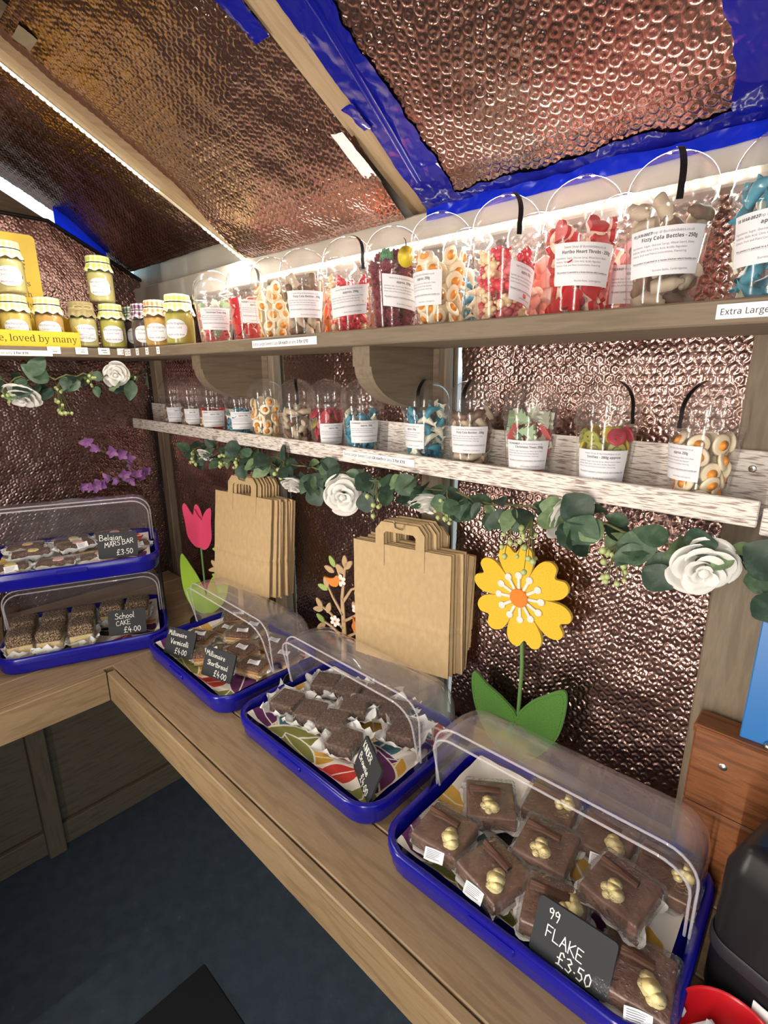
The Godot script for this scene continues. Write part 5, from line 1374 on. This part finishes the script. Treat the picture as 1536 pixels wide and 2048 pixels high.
func build_ornaments() -> void:
	# yellow felt flower leaning on the back wall
	var fy := felt("felt_yellow", Color8(226, 184, 48)); var fg := felt("felt_green", Color8(74, 122, 44)); var fo := felt("felt_orange", Color8(232, 130, 44)); var fw := felt("felt_white", Color8(232, 226, 224)); var fp := felt("felt_pink", Color8(214, 62, 104)); var fl := felt("felt_lime", Color8(156, 194, 56))
	var st := plain("stem_green", Color8(96, 132, 74), 0.6); var stitch := plain("stitch", Color8(48, 84, 34), 0.8)
	var t := thing("felt_flower", "yellow felt daisy with green leaves standing against the back wall", "flower ornament", Vector3(1.642, 1.0135, 0.046), yrot(0.0))
	var pet := smooth_outline([[0, 0.006], [0.012, 0.022], [0.031, 0.056], [0.038, 0.082], [0.030, 0.101], [0.014, 0.104], [0.0, 0.090], [-0.014, 0.104], [-0.030, 0.101], [-0.038, 0.082], [-0.031, 0.056], [-0.012, 0.022]])
	var pm := S.new().slab(pet, -0.004, 0.004).mesh()
	var c := Vector3(0, 0.374, 0.0)
	for k in 6: part("petal", pm, fy, t, Transform3D(Basis(Vector3.BACK, TAU * k / 6.0 + 0.18), c + Vector3(0, 0, 0.001 * (k % 2))))
	for k in 12:
		var a := TAU * k / 12.0 + 0.1
		part("stamen", S.new().box(Vector3(0, 0.028, 0.007), Vector3(0.006, 0.036, 0.003), 0.001).lathe([Vector2(0, 0.003), Vector2(0.0065, 0.0025), Vector2(0.0075, 0.0)], 12, Vector3(0, 0.046, 0.0065), Basis(Vector3.RIGHT, PI / 2)), fw, t, Transform3D(Basis(Vector3.BACK, a), c))
	part("centre", S.new().lathe([Vector2(0, 0.006), Vector2(0.017, 0.005), Vector2(0.0195, 0.002), Vector2(0.0195, 0.0)], 24, Vector3(0, 0, 0.008), Basis(Vector3.RIGHT, PI / 2)), fo, t, Transform3D(Basis(), c))
	part("stem", S.new().tube([c + Vector3(0.005, -0.06, -0.002), Vector3(0.012, 0.22, -0.002), Vector3(0.010, 0.0, -0.002)], 0.0042, 8), st, t)
	var lm := [[0.010, 0.0], [0.013, 0.10], [-0.02, 0.132], [-0.062, 0.150], [-0.098, 0.168], [-0.100, 0.12], [-0.082, 0.066], [-0.045, 0.02]]
	var rm := [[0.012, 0.0], [0.011, 0.10], [0.035, 0.150], [0.07, 0.186], [0.110, 0.212], [0.112, 0.150], [0.096, 0.088], [0.055, 0.028]]
	for o in [lm, rm]:
		var lf := part("leaf", S.new().slab(smooth_outline(o), -0.003, 0.003), fg, t, Transform3D(Basis(), Vector3(0, 0, 0.006 if o == rm else 0.003)))
		var cen := Vector2.ZERO
		var ol := smooth_outline(o)
		for p in ol: cen += p / ol.size()
		var sq := S.new()
		for k in range(0, ol.size()):
			var p := cen + (ol[k] - cen) * 0.9; var q := cen + (ol[(k + 1) % ol.size()] - cen) * 0.9; var d := q - p
			if d.length() > 1e-5: sq.box(Vector3(p.x + d.x * 0.3, p.y + d.y * 0.3, 0.0032), Vector3(d.length() * 0.55, 0.0007, 0.0006), 0.0, Basis(Vector3(d.x, d.y, 0).normalized(), Vector3(-d.y, d.x, 0).normalized(), Vector3.BACK))
		part("stitching", sq, stitch, lf)
	# pink tulip
	t = thing("felt_tulip", "pink felt tulip with lime leaves in the counter's corner", "flower ornament", Vector3(0.500, 1.0135, 0.136), yrot(0.95))
	part("outer_petal", S.new().slab(smooth_outline([[0.0, 0.238], [0.022, 0.250], [0.026, 0.29], [0.014, 0.33], [0.002, 0.350], [-0.008, 0.372], [-0.014, 0.352], [-0.034, 0.392], [-0.044, 0.380], [-0.040, 0.330], [-0.036, 0.280], [-0.018, 0.246]]), -0.004, 0.004), fp, t)
	part("inner_petal", S.new().slab(smooth_outline([[0.006, 0.236], [0.024, 0.236], [0.040, 0.270], [0.042, 0.32], [0.046, 0.372], [0.026, 0.362], [0.014, 0.330], [0.012, 0.28]]), -0.004, 0.004), fp, t, Transform3D(Basis(), Vector3(0, 0, 0.007)))
	part("middle_petal", S.new().slab(smooth_outline([[-0.012, 0.30], [0.016, 0.30], [0.012, 0.36], [0.0, 0.386], [-0.010, 0.37]]), -0.003, 0.003), fp, t, Transform3D(Basis(), Vector3(0, 0, -0.007)))
	part("stem", S.new().tube([Vector3(0.002, 0.24, 0), Vector3(0.002, 0.0, 0)], 0.0035, 8), st, t)
	part("leaf", S.new().slab(smooth_outline([[0.0, 0.0], [0.004, 0.06], [-0.01, 0.12], [-0.036, 0.18], [-0.062, 0.222], [-0.070, 0.15], [-0.062, 0.07], [-0.035, 0.015]]), -0.003, 0.003), fl, t, Transform3D(Basis(), Vector3(0, 0, 0.008)))
	part("leaf", S.new().slab(smooth_outline([[0.0, 0.0], [0.004, 0.06], [0.018, 0.11], [0.045, 0.145], [0.078, 0.160], [0.080, 0.10], [0.066, 0.045], [0.035, 0.008]]), -0.003, 0.003), fl, t, Transform3D(Basis(), Vector3(0, 0, 0.009)))
	# cut-out wooden trees
	var ply := plain("ply", Color8(190, 158, 122), 0.7); var pw := plain("ply_white", Color8(236, 232, 226), 0.6); var po := plain("ply_orange", Color8(222, 130, 46), 0.6); var pg := plain("ply_green", Color8(150, 176, 96), 0.6)
	for g in [[Vector3(1.128, 1.0135, 0.062), 0.25, "cut-out wooden tree with orange birds between the paper bags", 1.0], [Vector3(0.615, 1.0135, 0.070), 0.75, "cut-out wooden tree half hidden behind the tulip", 1.0]]:
		t = thing("wooden_tree", g[2], "tree ornament", g[0], yrot(g[1]))
		var tk := S.new()
		var B := [[[0, 0.0], [0.004, 0.12], [0.0, 0.22], [0.012, 0.31]], [[0.002, 0.10], [0.04, 0.125], [0.062, 0.10]], [[0.002, 0.15], [0.045, 0.18], [0.07, 0.20]], [[0.0, 0.13], [-0.04, 0.165], [-0.068, 0.18]], [[0.0, 0.17], [-0.03, 0.215], [-0.045, 0.245]], [[0.004, 0.21], [0.03, 0.25], [0.052, 0.262]], [[0.0, 0.10], [-0.035, 0.125], [-0.062, 0.135]], [[0.004, 0.26], [-0.012, 0.30], [-0.02, 0.315]]]
		for b in B:
			var w: float = 0.009 if b == B[0] else 0.004
			for k in b.size() - 1:
				var p := Vector2(b[k][0], b[k][1]); var q := Vector2(b[k + 1][0], b[k + 1][1]); var d := (q - p); var n2 := Vector2(-d.y, d.x).normalized()
				var w0: float = w * (1.0 - 0.25 * k); var w1: float = w * (0.75 - 0.22 * k)
				tk.slab(PackedVector2Array([p - n2 * w0 - d * 0.03, q - n2 * w1, q + n2 * w1, p + n2 * w0 - d * 0.03]), -0.002, 0.002)
		tk.slab(PackedVector2Array([Vector2(-0.03, 0), Vector2(0.03, 0), Vector2(0.012, 0.03), Vector2(-0.012, 0.03)]), -0.002, 0.002)
		part("trunk", tk, ply, t)
		var lo := smooth_outline([[0, 0], [0.008, 0.012], [0.006, 0.026], [0, 0.034], [-0.006, 0.026], [-0.008, 0.012]], 4)
		var lm2 := S.new().slab(lo, -0.002, 0.002).mesh()
		for q in [[0.012, 0.31, 0.0, 0], [0.012, 0.305, -0.7, 0], [0.010, 0.29, 0.75, 0], [-0.02, 0.305, 0.5, 1], [-0.022, 0.29, 1.2, 0], [0.052, 0.262, -0.3, 1], [0.05, 0.255, -1.5, 1], [0.04, 0.245, -2.1, 1], [-0.045, 0.24, 0.3, 0], [-0.045, 0.235, 1.3, 1], [0.068, 0.195, -0.5, 0], [0.066, 0.19, -1.7, 0], [0.045, 0.185, 0.3, 0], [-0.066, 0.175, 0.6, 0], [-0.064, 0.172, 1.7, 0], [-0.05, 0.165, -0.3, 0], [0.06, 0.102, -0.9, 0], [0.058, 0.10, -2.6, 0], [0.045, 0.12, 0.2, 0], [-0.06, 0.133, 0.9, 1], [-0.058, 0.13, 2.2, 0], [0.062, 0.165, -0.7, 1]]:
			part("leaf", lm2, [ply, pg][q[3]], t, Transform3D(Basis(Vector3.BACK, q[2]), Vector3(q[0], q[1], 0.001)))
		var bird := S.new().slab(smooth_outline([[-0.03, 0.010], [-0.018, 0.004], [-0.008, -0.010], [0.012, -0.010], [0.020, 0.004], [0.020, 0.016], [0.012, 0.022], [0.004, 0.014], [-0.010, 0.010]], 4), -0.003, 0.003).mesh()
		part("bird", bird, po, t, Transform3D(Basis(), Vector3(-0.025, 0.262, 0.004)))
		part("bird", bird, po, t, Transform3D(Basis(Vector3.BACK, -0.9), Vector3(0.045, 0.145, 0.004)))
		for q in [[0.0, 0.272], [-0.022, 0.148], [0.05, 0.20]]:
			var fl2 := S.new()
			for k in 6:
				var a := TAU * k / 6.0
				fl2.slab(smooth_outline([[0, 0.001], [0.005, 0.008], [0.004, 0.015], [0, 0.017], [-0.004, 0.015], [-0.005, 0.008]], 3), 0.0, 0.002, Transform3D(Basis(Vector3.BACK, a), Vector3(q[0], q[1], 0.004)))
			var f := part("blossom", fl2, pw, t)
			part("eye", S.new().lathe([Vector2(0, 0.003), Vector2(0.003, 0.002), Vector2(0.003, 0.0)], 8, Vector3(q[0], q[1], 0.006), Basis(Vector3.RIGHT, PI / 2)), po, f)

func build_right_side() -> void:
	# wooden crate, blue board, card machine, bowl at the end of the counter
	var t := thing("wooden_crate", "orange-brown plank crate with a screw standing beside the wide post", "crate", Vector3(1.975, 1.0135, 0.04))
	part("plank", S.new().box(Vector3(0.17, 0.070, 0.045), Vector3(0.34, 0.138, 0.02), 0.003), M.orange0, t)
	var up := part("plank", S.new().box(Vector3(0.17, 0.209, 0.047), Vector3(0.34, 0.134, 0.02), 0.003), M.orange0, t)
	part("screw", S.new().lathe([Vector2(0, 0.002), Vector2(0.005, 0.0015), Vector2(0.0062, 0)], 14, Vector3(0.044, 0.226, 0.057), Basis(Vector3.RIGHT, PI / 2)), M.steel, up)
	part("side_plank", S.new().box(Vector3(0.012, 0.138, 0.018), Vector3(0.02, 0.27, 0.034), 0.003), M.orange1, t)
	part("top_plank", S.new().box(Vector3(0.17, 0.270, 0.028), Vector3(0.345, 0.016, 0.052), 0.003), M.orange0, t)
	var b := thing("blue_board", "plain bright blue board standing on the wooden crate", "board", Vector3(2.150, 1.2915, 0.074), yrot(0.05))
	part("panel", S.new().box(Vector3(0, 0.18, 0), Vector3(0.24, 0.36, 0.006), 0.0015), plain("board_blue", Color8(38, 112, 186), 0.35), b)
	part("peg", S.new().ball(Vector3(-0.085, 0.004, 0.008), Vector3(0.006, 0.006, 0.005), 10, 8), M.steel, b)
	var m := thing("card_terminal", "black plastic till unit beside the flake brownie box", "till", Vector3(2.165, 1.0135, 0.215), yrot(-0.25))
	part("body", loft(S.new(), 0.20, 0.15, 0.03, [[0.074, 0.0], [0.006, 0.0], [0.0, 0.006], [0.0, 0.20], [0.012, 0.235], [0.03, 0.242], [0.069, 0.242]]), M.black_plastic, m)
	part("front_band", loft(S.new(), 0.206, 0.156, 0.032, [[0.002, 0.075], [0.0, 0.078], [0.0, 0.094], [0.002, 0.097]]), plain("till_grey", Color8(36, 34, 42), 0.5), m)
	part("paper_tag", S.new().box(Vector3(-0.01, 0.045, 0.0785), Vector3(0.05, 0.026, 0.001)), M.paper, m)
	var rd := plain("bowl_red", Color8(196, 24, 36), 0.3)
	var w := thing("red_bowl", "red bowl of white paper tags at the counter's end", "bowl", Vector3(2.098, 1.0135, 0.345))
	part("bowl", S.new().lathe([Vector2(0, 0.004), Vector2(0.03, 0.003), Vector2(0.046, 0.014), Vector2(0.055, 0.034), Vector2(0.058, 0.05), Vector2(0.0565, 0.0515), Vector2(0.054, 0.048), Vector2(0.05, 0.034), Vector2(0.042, 0.018), Vector2(0.028, 0.009), Vector2(0, 0.008)], 36), rd, w)
	var im := Image.create(96, 64, false, Image.FORMAT_RGB8); im.fill(Color(0.92, 0.91, 0.94))
	for k in 4:
		for a in 40:
			var q := Vector2(20 + 18 * k, 30 + 8 * (k % 2)) + Vector2(cos(a * 0.157), sin(a * 0.157)) * 6.0
			im.set_pixel(int(q.x), int(q.y), Color(0.45, 0.4, 0.55))
	var tagm := print_mat("tag_print", im, 0.6)
	for k in 4:
		var s := S.new(); s.quad(Vector3(-0.026, 0.0, 0.017), Vector3(0.026, 0, 0.017), Vector3(0.026, 0, -0.017), Vector3(-0.026, 0, -0.017), Vector3.UP)
		single("paper_tag", s, tagm, "white printed paper tag lying in the red bowl", "paper tag", Transform3D(yrot(0.5 * k - 0.6) * Basis(Vector3.RIGHT, 0.15 * k - 0.1), Vector3(2.098 + 0.008 * k - 0.008, 1.0135 + 0.036 + 0.005 * k, 0.350)), "paper tags in the red bowl")

func _ready() -> void:
	rng.seed = 20270118
	fn.seed = 5; fn.frequency = 0.01; fn.fractal_octaves = 3
	# camera, sky, exposure
	var cam := Camera3D.new(); cam.name = "camera"; add_child(cam)
	cam.transform = Transform3D(Basis(Vector3(0.7295, -0.0048, -0.6839), Vector3(-0.1735, 0.9660, -0.1918), Vector3(0.6616, 0.2586, 0.7039)).orthonormalized(), Vector3(2.10, 1.82, 0.93))
	cam.fov = 89.0; cam.near = 0.02; cam.far = 60.0; cam.current = true
	var env := Environment.new(); env.background_mode = Environment.BG_SKY
	var sm := ProceduralSkyMaterial.new()
	sm.sky_top_color = Color(0.74, 0.93, 1.0); sm.sky_horizon_color = Color(0.80, 0.95, 1.0); sm.ground_bottom_color = Color(0.6, 0.62, 0.62); sm.ground_horizon_color = Color(0.8, 0.85, 0.88)
	sm.sky_energy_multiplier = 1.6; sm.ground_energy_multiplier = 1.2
	env.sky = Sky.new(); env.sky.sky_material = sm
	env.tonemap_mode = Environment.TONE_MAPPER_LINEAR; env.tonemap_exposure = 0.8
	env.sdfgi_enabled = true; env.ssao_enabled = true; env.ssil_enabled = true
	var we := WorldEnvironment.new(); we.name = "world_environment"; we.environment = env; add_child(we)
	make_materials()
	build_leds()
	build_setting()
	build_tape()
	build_furniture()
	build_cups()
	build_boxes()
	build_jars()
	build_garlands()
	build_bags()
	build_ornaments()
	build_right_side()
